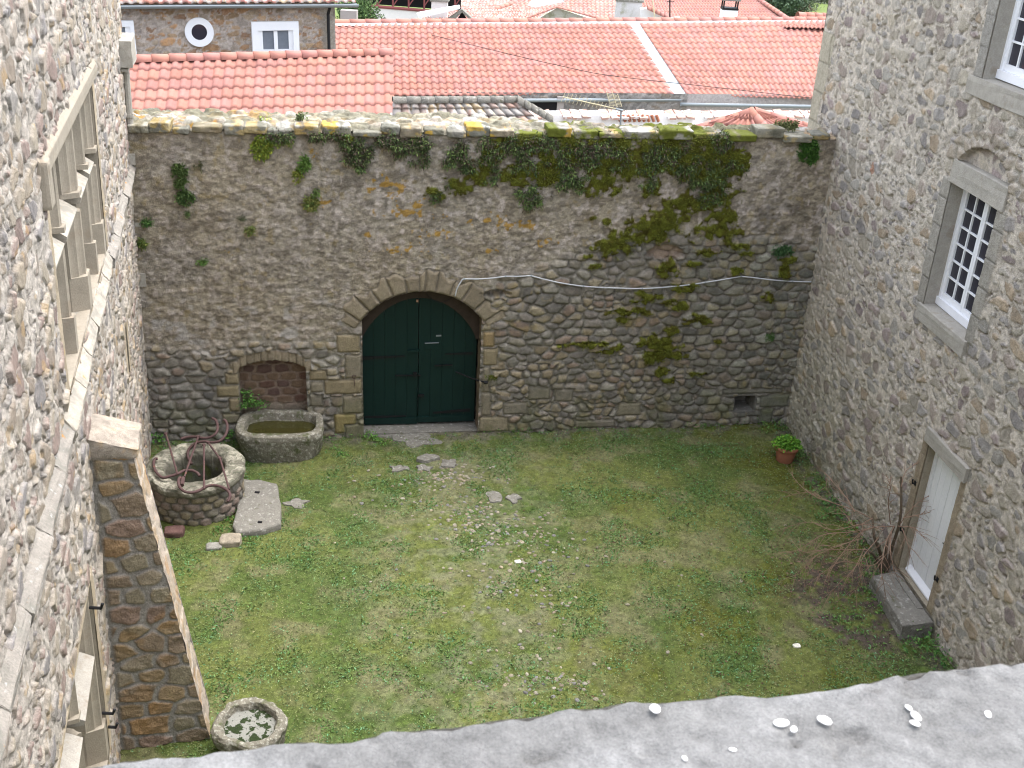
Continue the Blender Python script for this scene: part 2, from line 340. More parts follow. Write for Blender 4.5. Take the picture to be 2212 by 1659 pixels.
def cobbles():
    C = []; zones = [((970, 1030), 85, 24, 130), ((1010, 1110), 90, 35, 70), ((1060, 1150), 120, 45, 90), ((1180, 1180), 90, 40, 60), ((1090, 1240), 70, 60, 40), ((1190, 1300), 60, 35, 22), ((1120, 1400), 160, 90, 40), ((1200, 1480), 120, 25, 45), ((880, 1075), 130, 60, 26), ((800, 1250), 120, 120, 14), ((1400, 1200), 300, 180, 22), ((760, 1060), 60, 50, 12)]
    for (cx, cy), rx, ry, n in zones:
        for i in range(n):
            p = gz(cx + RNG.normal() * rx * .55, cy + RNG.normal() * ry * .55)
            if p[1] > 5 and p[0] < 6: C.append(p)
    # single neat lines of edging cobbles
    for (x0, y0, x1, y1, n) in ((1045, 1178, 1190, 1170, 14), (1150, 1120, 1200, 1100, 4), (1000, 1135, 1120, 1128, 9), (1170, 1465, 1260, 1475, 9), (980, 1230, 1090, 1235, 7)):
        for i in range(n): C.append(gz(x0 + (x1 - x0) * i / n + RNG.normal() * 3, y0 + (y1 - y0) * i / n + RNG.normal() * 1.5))
    C = np.array(C); C[:, 2] = gzed(C[:, 0], C[:, 1]) + .002
    cols = np.clip(pick(RNG.random(len(C)), [(.27, .24, .18), (.22, .20, .15), (.31, .285, .23), (.19, .185, .175), (.26, .22, .155)]) * (1 + RNG.normal(size=(len(C), 1)) * .15), .1, .75)
    o = pebbles('cobble_paving', C, RNG.uniform(.018, .046, len(C)), cols, M['col_stone'], .38); tag(o, kind='structure')
cobbles()
def slabs():
    items = [((835, 925), .55, .3, 'broad grey threshold slab sunk below the left leaf of the green gate'), ((895, 945), .62, .34, 'large flat irregular slab in the grass in front of the green gate'),
             ((925, 991), .22, .15, 'small pale slab standing proud of the grass, nearest the gate among the loose slabs'), ((968, 1003), .24, .15, 'brown flat slab just right of the small pale slab'),
             ((860, 1014), .2, .12, 'small thin slab alone in grass, left of the cobble patch'), ((915, 1012), .2, .1, 'low half buried slab at the top edge of the cobble patch'),
             ((1067, 1076), .17, .2, 'pointed grey slab set in grass right of the cobble patch'), ((1108, 1076), .16, .14, 'faint mossy slab in grass, rightmost of the loose slabs'), ((640, 1086), .25, .14, 'worn grey stone lying in grass right of the big slab by the well')]
    for i, ((px, py), a, b, lab) in enumerate(items):
        c = gz(px, py); n = 24; th = np.linspace(0, 2 * math.pi, n, endpoint=False); rr = (.62 + .75 * vn(th * 1.9 + i * 5, th * 0 + i, 40 + i)) / np.maximum(np.abs(np.cos(th + i)), np.abs(np.sin(th + i))) ** .6 * .8
        ring = np.stack([c[0] + np.cos(th) * a * rr, c[1] + np.sin(th) * b * rr * 1.25, 0 * th], 1)
        z0 = float(gzed(c[0], c[1])); top = .03 + .01 * (i == 2) * 3
        V = [[c[0], c[1], z0 + top]]; V += [[c[0] + (p[0] - c[0]) * .9, c[1] + (p[1] - c[1]) * .9, z0 + top - .004 + RNG.normal() * .004] for p in ring]; V += [[p[0], p[1], z0 - .05] for p in ring]
        mb = MB(); mb.add(V, [(0, 1 + j, 1 + (j + 1) % n) for j in range(n)] + [(1 + j, 1 + n + j, 1 + n + (j + 1) % n, 1 + (j + 1) % n) for j in range(n)])
        o = mb.build('paving_slab', M['slab'], smooth=False); tag(o, lab, 'paving slab', 'loose slabs in the courtyard grass')
slabs()

# ------------------------------------------------------------------ far courtyard wall
STONES_F = [(.275, .225, .15), (.23, .205, .16), (.30, .255, .175), (.205, .19, .155), (.27, .205, .155), (.18, .165, .14), (.25, .22, .185), (.30, .275, .225)]
def px_ellipse(F, x, y, rx, ry):
    c = F.px(x, y); e = F.px(x + rx, y); f = F.px(x, y + ry); return c[0], c[1], abs(e[0] - c[0]), abs(f[1] - c[1])
MOSS = [(1330, 527, 38, 26), (1425, 480, 50, 32), (1400, 503, 55, 18), (1310, 478, 8, 6), (1285, 470, 8, 5), (1270, 553, 14, 7), (1283, 573, 16, 5), (1440, 578, 22, 17), (1400, 405, 22, 16), (1545, 500, 40, 22), (1560, 470, 30, 16), (1530, 543, 26, 8), (1500, 568, 22, 5), (1600, 530, 24, 8),
        (1588, 582, 12, 8), (1355, 672, 44, 8), (1340, 688, 16, 8), (1505, 688, 25, 10), (1265, 743, 50, 5), (1330, 748, 18, 6), (1305, 758, 16, 5), (1405, 735, 22, 14), (1440, 745, 26, 18), (1450, 712, 14, 10), (1430, 765, 40, 12), (1405, 775, 12, 8), (1410, 640, 24, 7), (1465, 622, 26, 7), (1445, 650, 16, 6), (1470, 660, 14, 8), (1385, 632, 12, 5), (1425, 800, 14, 8), (1450, 820, 14, 8), (1500, 805, 16, 4), (1550, 735, 8, 4),
        (1658, 640, 16, 14), (1690, 585, 12, 16), (1700, 560, 16, 8), (1067, 812, 14, 4), (1610, 545, 16, 6), (1480, 615, 30, 5), (1375, 650, 14, 5),
        (1060, 330, 26, 24), (1040, 370, 20, 26), (1135, 375, 50, 22), (1235, 330, 26, 26), (1300, 400, 40, 22), (985, 400, 30, 14), (940, 418, 20, 12), (1500, 350, 60, 40), (1540, 400, 40, 46), (1580, 350, 36, 24), (1240, 300, 40, 14), (1340, 300, 40, 18), (1440, 300, 40, 26), (1530, 300, 40, 14), (755, 300, 14, 8), (1180, 360, 30, 40), (1130, 300, 40, 12), (1380, 340, 60, 40), (1480, 440, 40, 16), (1350, 360, 80, 20)]
ORANGE = [(820, 400, 26, 16), (860, 412, 14, 14), (905, 440, 22, 12), (1035, 470, 40, 14), (940, 505, 40, 8), (790, 508, 10, 8), (1170, 520, 14, 8), (1190, 523, 14, 8), (1060, 540, 12, 6), (700, 440, 10, 8), (1100, 485, 30, 10), (830, 390, 10, 10), (880, 540, 40, 10), (1140, 490, 20, 12), (890, 460, 60, 10), (675, 340, 8, 12), (620, 510, 10, 5), (495, 545, 8, 5)]
def far_wall():
    root = thing('courtyard_wall', 'tall old stone wall closing the courtyard, green gate in it, mossy coping stones on top', 'wall')
    s = np.arange(-.12, WL + .35, .0175); t = np.arange(-.15, 5.99, .0165); S, T = np.meshgrid(s, t)
    nb = fbm(S * .9, T * .9, 21); nr = fbm(S * 14, T * 16, 22, 4); nf = fbm(S * 7, T * 11, 23, 5, .62); ng = fbm(S * 17, T * 26, 25, 3, .6); nm = fbm(S * 3.2, T * 3.2, 24, 3)
    # where the joints are open and the stones stand clear
    tb = np.interp(S, [0, 3.3, 4.2, 5.0, 6.2, 7.2, 7.8, 9, 12.8], [2.05, 2.15, 2.4, 2.6, 3.0, 3.25, 3.7, 4.35, 4.1]) + (nb - .5) * .9
    K = sst(.28, -.28, T - tb)
    Kr = K * sst(6.2, 7.5, S)
    ws = S + (fbm(S * 2, T * 2, 31, 2) - .5) * .16; wt = T + (fbm(S * 1.5 + 7, T * 2, 33, 2) - .5) * .12
    e, cx, cy, f1, bx, by = voro(ws / .295, wt / .172, 50, .72)
    e2, cx2, cy2, f12, bx2, by2 = voro(ws / .21 + 4, wt / .15, 60, .85)
    small = sst(.5, .56, fbm(S * .7 + 9, T * .9, 41, 2)) > .5
    e = np.where(small, e2, e); cx = np.where(small, cx2 + 500, cx); cy = np.where(small, cy2, cy); bx = np.where(small, bx2, bx); by = np.where(small, by2, by)
    r1, r2, r3 = h3(cx, cy, 70), h3(cx, cy, 71), h3(cx, cy, 72)
    gap = .035 + .16 * (1 - K) + .05 * (nr - .5)
    m = sst(gap, gap + .13, e)
    dome = sst(0, .42, e) ** .6
    h = m * (.016 + .03 * r3) * (.12 + .88 * K) + dome * .022 * (.08 + .92 * K) + (bx * (r1 - .5) + by * (r2 - .7)) * .035 * m * K
    h += (nf - .5) * (.022 + .022 * (1 - K)) + (nr - .5) * (.010 + .010 * (1 - K))
    crack = sst(.025, .0, e) * K * (.3 + .7 * sst(.45, .6, nm)); h -= crack * .03 * (.5 + .8 * Kr)
    sc = pick(r1, STONES_F) * (.78 + .45 * r2)[..., None]
    sc = mix(sc, sc * A(.86, .98, .84), Kr * .5 * sst(9, 12, S)[...])
    greyzone = sst(1.7, 1.1, T) * sst(4.0, 2.6, S) + sst(9.5, 12, S) * .4
    sc = mix(sc, (sc.mean(-1, keepdims=True) * A(.98, .97, .92)), np.clip(greyzone, 0, 1) * .6)
    mort = mix(A(.37, .34, .29) + 0 * S[..., None], A(.25, .225, .185) + 0 * S[..., None], sst(.4, .62, nf))
    mort = mix(mort, mort * .8, Kr * .8)
    rc = mix(A(.31, .285, .235) + 0 * S[..., None], A(.20, .18, .15) + 0 * S[..., None], sst(.42, .60, nf))
    rc = mix(rc, A(.40, .37, .36) + 0 * rc, sst(.53, .68, fbm(S * 9, T * 9, 29, 4)) * (.6 + .4 * sst(3.2, 4.8, T) * sst(2.5, 5.5, S)))
    grey = sst(.42, .62, fbm(S * 1.3 + 3, T * 1.1, 91)); rc = mix(rc, rc.mean(-1, keepdims=True) * A(1.02, 1, 1), grey * .35)
    cover = (1 - K) * (.92 + .3 * (nb - .5)) * sst(.2, .42, nf + (1 - K) * .16)
    sc = sc * (.7 + .6 * ng)[..., None]; rc = rc * (.60 + 1.02 * ng)[..., None] * A(1.12, 1.04, .93); h = h + (ng - .5) * .014 * (1 - K); c = mix(mort, sc, m); c = mix(c, c * .6, crack * .6); c = mix(c, rc, np.clip(cover, 0, 1))  # crack lines also darken the colour, standing in for joint shadow
    whit = sst(.58, .72, fbm(S * 3 + 2, T * 4.5, 88, 4)) * sst(1.2, 2.2, T) * sst(3.4, 2.4, T) * sst(4.2, 3.4, S)
    c = mix(c, A(.48, .45, .42) + 0 * c, whit * .7)
    # orange and yellow lichen, pale fleck
    lich = sst(.66, .74, fbm(S * 7 + 3, T * 7, 101, 3)) * .35
    c = mix(c, A(.36, .27, .10) + 0 * c, lich * sst(.4, .6, fbm(S * 1.1, T * 1.1, 104)))
    om = np.full(S.shape, -1.0)
    for x, y, rx, ry in ORANGE:
        a, b, ra, rb = px_ellipse(W, x, y, rx * 1.3, ry * 1.3); om = np.maximum(om, 1 - np.hypot((S - a) / ra, (T - b) / rb))
    om = sst(.0, .18, om * .7 + (fbm(S * 12, T * 12, 111, 4) - .66) * 2.6); c = mix(c, A(.40, .235, .045) + 0 * c, om * .9)
    dk = sst(.6, .75, fbm(S * 1.4 + 8, T * 1.8, 121, 4)) * sst(3.4, 4.6, T) * (.25 + .6 * sst(9.5, 12, S)); c = mix(c, c * .45, dk)
    # dressed blocks: (px corners on the wall) gate jambs, niche jambs, base stones
    def block(x0, y0, x1, y1, col, hh=.035):
        nonlocal h, c
        a = W.px(x0, y1); b = W.px(x1, y0)
        dx = np.minimum(S - a[0], b[0] - S); dy = np.minimum(T - a[1], b[1] - T); dd = np.minimum(dx, dy) + (fbm(S * 8, T * 8, 131, 2) - .5) * .03
        k = sst(-.012, .012, dd); rim = sst(.0, .05, dd)
        h = h * (1 - k) + k * (hh * rim + (nr - .5) * .006); j = np.exp(-(dd / .012) ** 2)
        h = h - j * .02; col = A(*col)
        c = mix(c, col + 0 * c, k * .92); c = mix(c, A(.30, .275, .23) + 0 * c, j * .6)
    tan = (.30, .245, .15); tg = (.27, .235, .17); gy = (.24, .215, .165); yl = (.31, .25, .11)
    for q in ((727, 722, 778, 762, tan), (745, 765, 780, 818, tg), (700, 818, 782, 852, tan), (740, 853, 783, 894, tg), (722, 893, 770, 937, yl), (745, 915, 786, 948, gy),
              (1042, 716, 1070, 750, (.33, .24, .12)), (1042, 752, 1076, 790, tan), (1040, 792, 1060, 848, tg), (1038, 848, 1062, 898, tg), (1034, 898, 1100, 933, (.33, .28, .19)),
              (668, 798, 706, 822, tan), (670, 824, 700, 848, tg), (668, 850, 698, 878, gy), (487, 806, 516, 830, tan), (468, 832, 516, 858, (.29, .24, .14)), (496, 860, 517, 890, tan), (480, 892, 520, 916, tg),
              (1195, 838, 1240, 868, gy), (1085, 868, 1140, 896, gy), (1140, 835, 1190, 864, gy), (1330, 868, 1386, 898, (.27, .24, .17)), (1639, 852, 1706, 880, (.2, .2, .15)), (1637, 882, 1672, 915, (.18, .185, .135)), (1240, 905, 1330, 925, gy), (1560, 838, 1690, 852, (.2, .19, .15)),
              (330, 905, 365, 925, gy)): block(*q)
    # gate arch ring
    gl, gr, gs, rise = 4.0, 6.27, 2.49, .56; gc = (gl + gr) / 2; hw = (gr - gl) / 2; rad = (hw * hw + rise * rise) / (2 * rise); oc = gs + rise - rad
    rr = np.hypot(S - gc, T - oc); ang = np.degrees(np.arctan2(S - gc, T - oc)); amax = math.degrees(math.asin(hw / rad)) + 4
    edges = [-66, -54, -43, -33, -22, -11, -2, 2, 10, 21, 31, 44, 56, 68]; wd = .36 + .07 * np.sin(ang * .23) + .03 * np.sin(ang * .7)
    for i in range(len(edges) - 1):
        da = np.minimum(ang - edges[i], edges[i + 1] - ang) * math.pi / 180 * rr; dr = np.minimum(rr - (rad - .01), rad + wd - rr)
        dd = np.minimum(da, dr) + (fbm(S * 7, T * 7, 133 + i, 2) - .5) * .025; k = sst(-.01, .012, dd) * (np.abs(ang) < amax + 4)
        h = h * (1 - k) + k * (.03 * sst(0, .05, dd) + .01 * (i % 3) + (nr - .5) * .006); j = np.exp(-(dd / .011) ** 2) * (np.abs(ang) < amax + 4); h -= j * .016
        c = mix(c, A(.29, .24, .165) * (1 + .18 * math.sin(i * 2.3)) + 0 * c, k * .9); c = mix(c, A(.20, .18, .15) + 0 * c, j * .5)
    gate = ((S > gl) & (S < gr) & (T < gs)) | ((rr < rad) & (T >= gs) & (np.abs(S - gc) < hw))
    # blocked niche: recessed panel of reddish squared stones
    nl, nrr, nt_, ns = 1.69, 2.94, 1.68, 1.47; ncx = (nl + nrr) / 2
    arch = ns + (nt_ - ns) * np.sqrt(np.clip(1 - ((S - ncx) / ((nrr - nl) / 2)) ** 2, 0, 1)) + (nr - .5) * .05
    inn = (S > nl) & (S < nrr) & (T < arch) & (T > .05)
    ring = (np.abs(S - ncx) < .72) & (T > arch - .02) & (T < arch + .2)
    ev, ex, ey, _, _, _ = voro((S - ncx) / .13 + .3, (T - ns) / .5 + .1, 140, .15)
    h = np.where(ring & ~inn, .03 * sst(0, .15, ev) + (nr - .5) * .02, h); c = np.where((ring & ~inn)[..., None], (A(.29, .24, .17) * (.75 + .5 * h3(ex, ey, 9))[..., None]), c)
    en, nx_, ny_, _, _, _ = voro(S / .3, T / .165, 150, .3)
    mk = sst(.05, .14, en); hn = -.24 + mk * .02 + (nf - .5) * .012; cn = mix(A(.27, .2, .155) + 0 * c, pick(h3(nx_, ny_, 5), [(.17, .10, .075), (.2, .13, .09), (.15, .095, .08), (.22, .15, .1)]), mk)
    low = sst(.72, .6, T + (nf - .5) * .2); cn = mix(cn, A(.30, .25, .19) + 0 * cn, low)
    h = np.where(inn, hn, h); c = np.where(inn[..., None], cn, c)
    # drain hole at the foot of the wall and putlog hole beside the arch
    hole = (S > 11.55) & (S < 12.03) & (T > .30) & (T < .70)
    ph = W.px(1072, 634); qd = np.hypot((S - ph[0]) / .26, (T - ph[1]) / .075) + (nr - .5) * .8; h = h - sst(1.1, .6, qd) * .16
    ph = W.px(1440, 545); qd = np.hypot((S - ph[0]) / .34, (T - ph[1]) / .17) + (nf - .5) * 1.2; k = sst(1.1, .7, qd); h = h - k * .10; c = mix(c, A(.36, .27, .20) + 0 * c, k * .9)
    # moss cushions
    mm = np.full(S.shape, -1.0)
    for x, y, rx, ry in MOSS:
        a, b, ra, rb = px_ellipse(W, x, y, rx * 1.25, ry * 1.25); mm = np.maximum(mm, 1 - np.hypot((S - a) / ra, (T - b) / rb))
    mn = fbm(S * 9, T * 9, 161, 4); mo = sst(.0, .12, mm * .8 + (mn - .56) * 1.5) * (mm > -.5) * (~gate)
    h = h + mo * (.03 + .05 * (mn - .4)); mc = mix(A(.08, .07, .010) + 0 * c, A(.14, .15, .018) + 0 * c, sst(.42, .6, fbm(S * 13, T * 13, 163, 3)))
    c = mix(c, mc, mo)
    gt = sst(.5, .66, fbm(S * 3, T * 3 + 9, 171, 4)) * sst(1.4, .2, T) * .4; c = mix(c, A(.14, .15, .05) + 0 * c, gt * (1 - inn))
    gate = gate | hole; g4 = gate[:-1, :-1] & gate[1:, :-1] & gate[:-1, 1:] & gate[1:, 1:]
    # top right corner of the wall runs into the house: keep everything
    P = W.pt(S, T, h); o = sheet('wall_face', P, c, M['masonry'], root, keep=~g4)
    # gate reveals, inner arch ring, threshold, gate
    n = 40; th = np.linspace(-math.asin(hw / rad), math.asin(hw / rad), n)
    prof = [(gl, 0 - .1)] + [(gc + math.sin(a) * rad, oc + math.cos(a) * rad) for a in th] + [(gr, -.1)]
    pr = np.array(prof); dep = np.linspace(.012, -.46, 14)
    # densify jambs
    dense = []; 
    for (x0, y0), (x1, y1) in zip(prof[:-1], prof[1:]):
        k = max(1, int(math.hypot(x1 - x0, y1 - y0) / .04))
        for i in range(k): dense.append((x0 + (x1 - x0) * i / k, y0 + (y1 - y0) * i / k))
    dense.append(prof[-1]); dn = np.array(dense); U, D = np.meshgrid(np.arange(len(dn)), dep); ps, pt_ = dn[U, 0], dn[U, 1]
    nz = (fbm(pt_ * 9 + ps * 3, D * 9, 181, 3) - .5) * .03
    PP = W.pt(ps + np.sign(ps - gc) * nz, pt_, D); cc = A(.23, .18, .125) * (.7 + .6 * vn(U / 7., D * 4, 3))[..., None]
    sheet('gate_reveal', PP, cc, M['masonry'], root)
    # inner arch (the rebate the leaves close against)
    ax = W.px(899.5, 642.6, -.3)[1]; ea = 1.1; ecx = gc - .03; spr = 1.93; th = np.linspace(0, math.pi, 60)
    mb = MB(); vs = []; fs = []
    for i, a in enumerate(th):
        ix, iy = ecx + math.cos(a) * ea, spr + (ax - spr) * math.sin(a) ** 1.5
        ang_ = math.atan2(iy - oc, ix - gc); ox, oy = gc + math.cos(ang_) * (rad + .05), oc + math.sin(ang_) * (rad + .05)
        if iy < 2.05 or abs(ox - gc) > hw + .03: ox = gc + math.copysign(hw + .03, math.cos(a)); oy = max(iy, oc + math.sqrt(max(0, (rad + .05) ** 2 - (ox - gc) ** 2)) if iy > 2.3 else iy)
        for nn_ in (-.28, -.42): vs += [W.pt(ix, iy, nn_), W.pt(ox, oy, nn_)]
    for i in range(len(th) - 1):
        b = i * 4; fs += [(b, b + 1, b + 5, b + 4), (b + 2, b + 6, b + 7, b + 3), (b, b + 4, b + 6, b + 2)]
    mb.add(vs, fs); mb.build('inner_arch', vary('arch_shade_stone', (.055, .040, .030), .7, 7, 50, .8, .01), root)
    MB().fbox(W, 11.48, 11.57, .24, .76, -.54, .004).fbox(W, 12.01, 12.10, .24, .76, -.54, .004).fbox(W, 11.57, 12.01, .68, .76, -.54, .006).fbox(W, 11.57, 12.01, .24, .32, -.54, .0).fbox(W, 11.57, 12.01, .32, .68, -.54, -.50).build('drain_hole', M['slab'], root, sub=1, rough=.008)
    th_ = MB().fbox(W, gl - .05, gr + .05, -.2, .035, -.5, -.02).build('threshold', M['slab'], root, bevel=.01, sub=3, rough=.012)
    # gate leaves
    gate_o = bpy.data.objects.new('gate', None); link(gate_o, root); gate_o['label'] = 'double dark green plank gate under the arch'
    g0, g1, gm = gl + .012, gr - .03, 5.10; dn_ = -.40
    for (a0, a1) in ((g0, gm - .006), (gm + .006, g1)):
        mb = MB(); k = 5; wv = (a1 - a0) / k
        for i in range(k):
            x0 = a0 + wv * i; x1 = x0 + wv - .004
            tp = [min(2.9, spr + (ax - spr) * math.sqrt(max(0, 1 - ((xx - ecx) / ea) ** 2)) + .06) if abs(xx - ecx) < ea else spr + .05 for xx in (x0, x1)]
            mb.prism([W.pt(x0, .07, dn_), W.pt(x1, .07, dn_), W.pt(x1, tp[1] + .05, dn_), W.pt(x0, tp[0] + .05, dn_)], W.n * (.04 + .004 * (i % 2)))
        mb.build('gate_leaf', M['green_wood'], gate_o)
    def gp(x, y, n=dn_ + .045): return W.px(x, y, n)
    def crop(x, y): return ((850 + x / 3.77) / 1.1573, (680 + y / 3.77) / 1.1573)
    def bar(name, p0, p1, hgt, mat, th=.02, taper=1.0):
        a = gp(*crop(*p0)); b = gp(*crop(*p1)); n0 = dn_ + .046
        MB().prism([W.pt(a[0], a[1] - hgt / 2, n0), W.pt(b[0], b[1] - hgt / 2 * taper, n0), W.pt(b[0], b[1] + hgt / 2 * taper, n0), W.pt(a[0], a[1] + hgt / 2, n0)], W.n * th).build(name, mat, gate_o)
    bar('strap_hinge', (207, 812), (610, 792), .075, M['black_iron'], .012, .4)
    bar('strap_hinge', (1255, 765), (990, 772), .055, M['black_iron'], .012, .4)
    bar('strap_hinge', (235, 1368), (620, 1355), .06, M['black_iron'], .012, .4)
    bar('strap_hinge', (1225, 1298), (875, 1325), .07, M['black_iron'], .012, .5)
    bar('door_bolt', (520, 972), (760, 972), .02, M['black_iron'], .03)
    bar('door_bolt', (890, 880), (1060, 872), .022, M['black_iron'], .03)
    bar('kick_board', (235, 1405), (722, 1395), .13, M['green_wood'], .03)
    bar('kick_board', (728, 1385), (1228, 1368), .12, M['green_wood'], .03)
    bar('letter_plate', (798, 700), (932, 695), .11, M['green_wood'], .02)
    bar('letter_lip', (798, 668), (932, 662), .012, M['zinc'], .03)
    bar('lock_plate', (640, 745), (745, 735), .05, M['green_wood'], .04)
    bar('latch', (735, 1160), (790, 1160), .05, M['black_iron'], .05)
    bar('latch', (690, 960), (725, 960), .09, M['black_iron'], .05)
    bar('number_plate', (905, 600), (955, 598), .03, M['zinc'], .01)
    bar('centre_strip', (722, 1180), (728, 1395), .03, M['green_wood'], .02)
    kx = gp(*crop(728, 268)); MB().fbox(W, kx[0] - .02, kx[0] + .02, kx[1] - .025, kx[1] + .025, dn_ + .05, dn_ + .08).build('door_knob', vary('brass_knob', (.5, .3, .2), .1), gate_o, bevel=.006)
    # iron gate stay that leans from the gate to the right jamb, and the ring on the left jamb
    p0 = W.pt(*gp(*crop(1090, 935)), dn_ + .07); p1 = W.pt(*W.px(*crop(1370, 1040), .06), .06)
    mb = MB().tube([p0, (p0 + p1) / 2 - A(0, 0, .02), p1], .016, 8); mb.tube([p1 - W.es * .03, p1 + W.es * .045], .034, 8); mb.build('gate_stay', M['black_iron'], root)
    c0 = W.px(*crop(132, 985), .05); pts = [W.pt(c0[0] + math.cos(a) * .035, c0[1] + math.sin(a) * .035, .06) for a in np.linspace(0, 5.5, 12)]
    MB().tube(pts, .007, 6).tube([W.pt(c0[0], c0[1] - .03, .06), W.pt(c0[0] + .01, c0[1] - .2, .05)], .006, 6).build('tether_ring', M['iron'], root)
    # wall cap: rubble, mortar, moss; then the row of coping stones in front
    s = np.arange(-.1, WL + .6, .022); v = np.arange(0, 1.32, .022); S2, V2 = np.meshgrid(s, v)
    rgt = sst(5.5, 8.5, S2); zt = 5.985 + (.11 - .07 * rgt) * sst(0, .3, V2) + .03 * (fbm(S2 * 1.1, V2, 201) - .5) * 4 * .6
    e, cx, cy, *_ = voro(S2 / .33, V2 / .24, 210, .8); nf2 = fbm(S2 * 12, V2 * 12, 203, 4); mm2 = sst(.04, .2, e); r1 = h3(cx, cy, 3)
    hz = mm2 * (.02 + .05 * r1) + (nf2 - .5) * .05 - .55 * sst(1.0 - .38 * rgt, 1.22 - .38 * rgt, V2)
    c2 = mix(A(.42, .38, .33) + 0 * S2[..., None], pick(h3(cx, cy, 4), [(.40, .36, .30), (.55, .52, .48), (.33, .28, .22), (.5, .44, .36), (.62, .6, .58)]), mm2)
    og = sst(.52, .62, fbm(S2 * 4, V2 * 6, 205, 4)); c2 = mix(c2, A(.52, .27, .05) + 0 * c2, og * (.3 + .6 * sst(3, 1.2, S2) + .35 * sst(6, 8, S2) * sst(9, 8, S2)))
    gs_ = sst(.44, .56, fbm(S2 * 3 + 4, V2 * 5, 207, 4)); zone = sst(6.6, 8.2, S2) * sst(12.2, 11.3, S2); c2 = mix(c2, A(.13, .145, .02) + 0 * c2, np.clip(gs_ * (.3 + 1.0 * zone), 0, 1))
    hz += gs_ * zone * .04
    c2 = mix(c2, A(.22, .21, .15) + 0 * c2, sst(.42, .58, fbm(S2 * 2, V2 * 4, 209, 4)) * .8) * (.36 + .9 * fbm(S2 * 16, V2 * 16, 211, 3))[..., None]
    PP = W.pt(S2, zt + hz, -V2 + .02); sheet('wall_cap', PP, c2, M['col_stone'], root)
    MB().fbox(W, -.1, gl - .02, 0, 5.6, -1.2, -.55).fbox(W, gl - .02, gr + .02, 3.1, 5.6, -1.2, -.55).fbox(W, gr + .02, WL + .6, 0, 5.6, -1.2, -.55).fbox(W, gl - .02, gr + .02, -.1, 3.1, -1.2, -.9).build('wall_core', M['plaster'], root)
    bx_ = [275, 325, 373, 412, 480, 525, 579, 636, 692, 757, 822, 866, 915, 961, 1004, 1057, 1112, 1180, 1235, 1290, 1345, 1425, 1500, 1570, 1631, 1694, 1757, 1800]
    for i in range(len(bx_) - 1):
        x0, x1 = bx_[i] + 1.5, bx_[i + 1] - 1.5; s0 = W.px(x0, 280)[0]; s1 = W.px(x1, 280)[0]; hh = .14 + .045 * math.sin(i * 1.9); dz = .022 * math.sin(i * 2.7) + (.02 if i in (24,) else 0)
        out = .09 + .045 * math.sin(i * 3.1)
        V, Fs = rbox_grid(W.pt(s0, 5.955 + dz, -.34), W.es * (s1 - s0), W.et * hh, W.n * (.34 + out) + W.es * .03 * math.sin(i * 5), 16, .03, .011, i)
        base = [(.30, .28, .23), (.35, .33, .28), (.27, .26, .23), (.33, .28, .2)][i % 4]; X = V
        q = fbm(X @ W.es * 8, X[:, 2] * 8 + X @ W.n * 6, 300 + i, 3); cc = np.tile(A(*base) * .72, (len(V), 1)) * (.35 + 1.3 * q)[:, None]
        up = sst(6.06, 6.10, X[:, 2] - dz); cc = mix(cc, A(.50, .49, .46) + 0 * cc, up * (.45 + .3 * math.sin(i)) * sst(.45, .55, q))
        cc = mix(cc, A(.50, .32, .05) + 0 * cc, sst(.55, .62, fbm(X @ W.es * 6 + 9, X[:, 2] * 9, 330 + i, 4)) * (.85 if i in (8, 9, 12, 14, 15, 16, 17) else .4 if i % 3 else .1))
        gm_ = 1.0 if 16 <= i <= 23 else .12
        cc = mix(cc, A(.12, .135, .02) + 0 * cc, sst(.36, .5, fbm(X @ W.es * 4 + 3, X[:, 2] * 5, 350, 3)) * gm_ * (0 if i in (20,) else 1))
        mesh_np('coping_stone', V, Fs, cc, M['col_stone'], root)
    return root
far_wall()

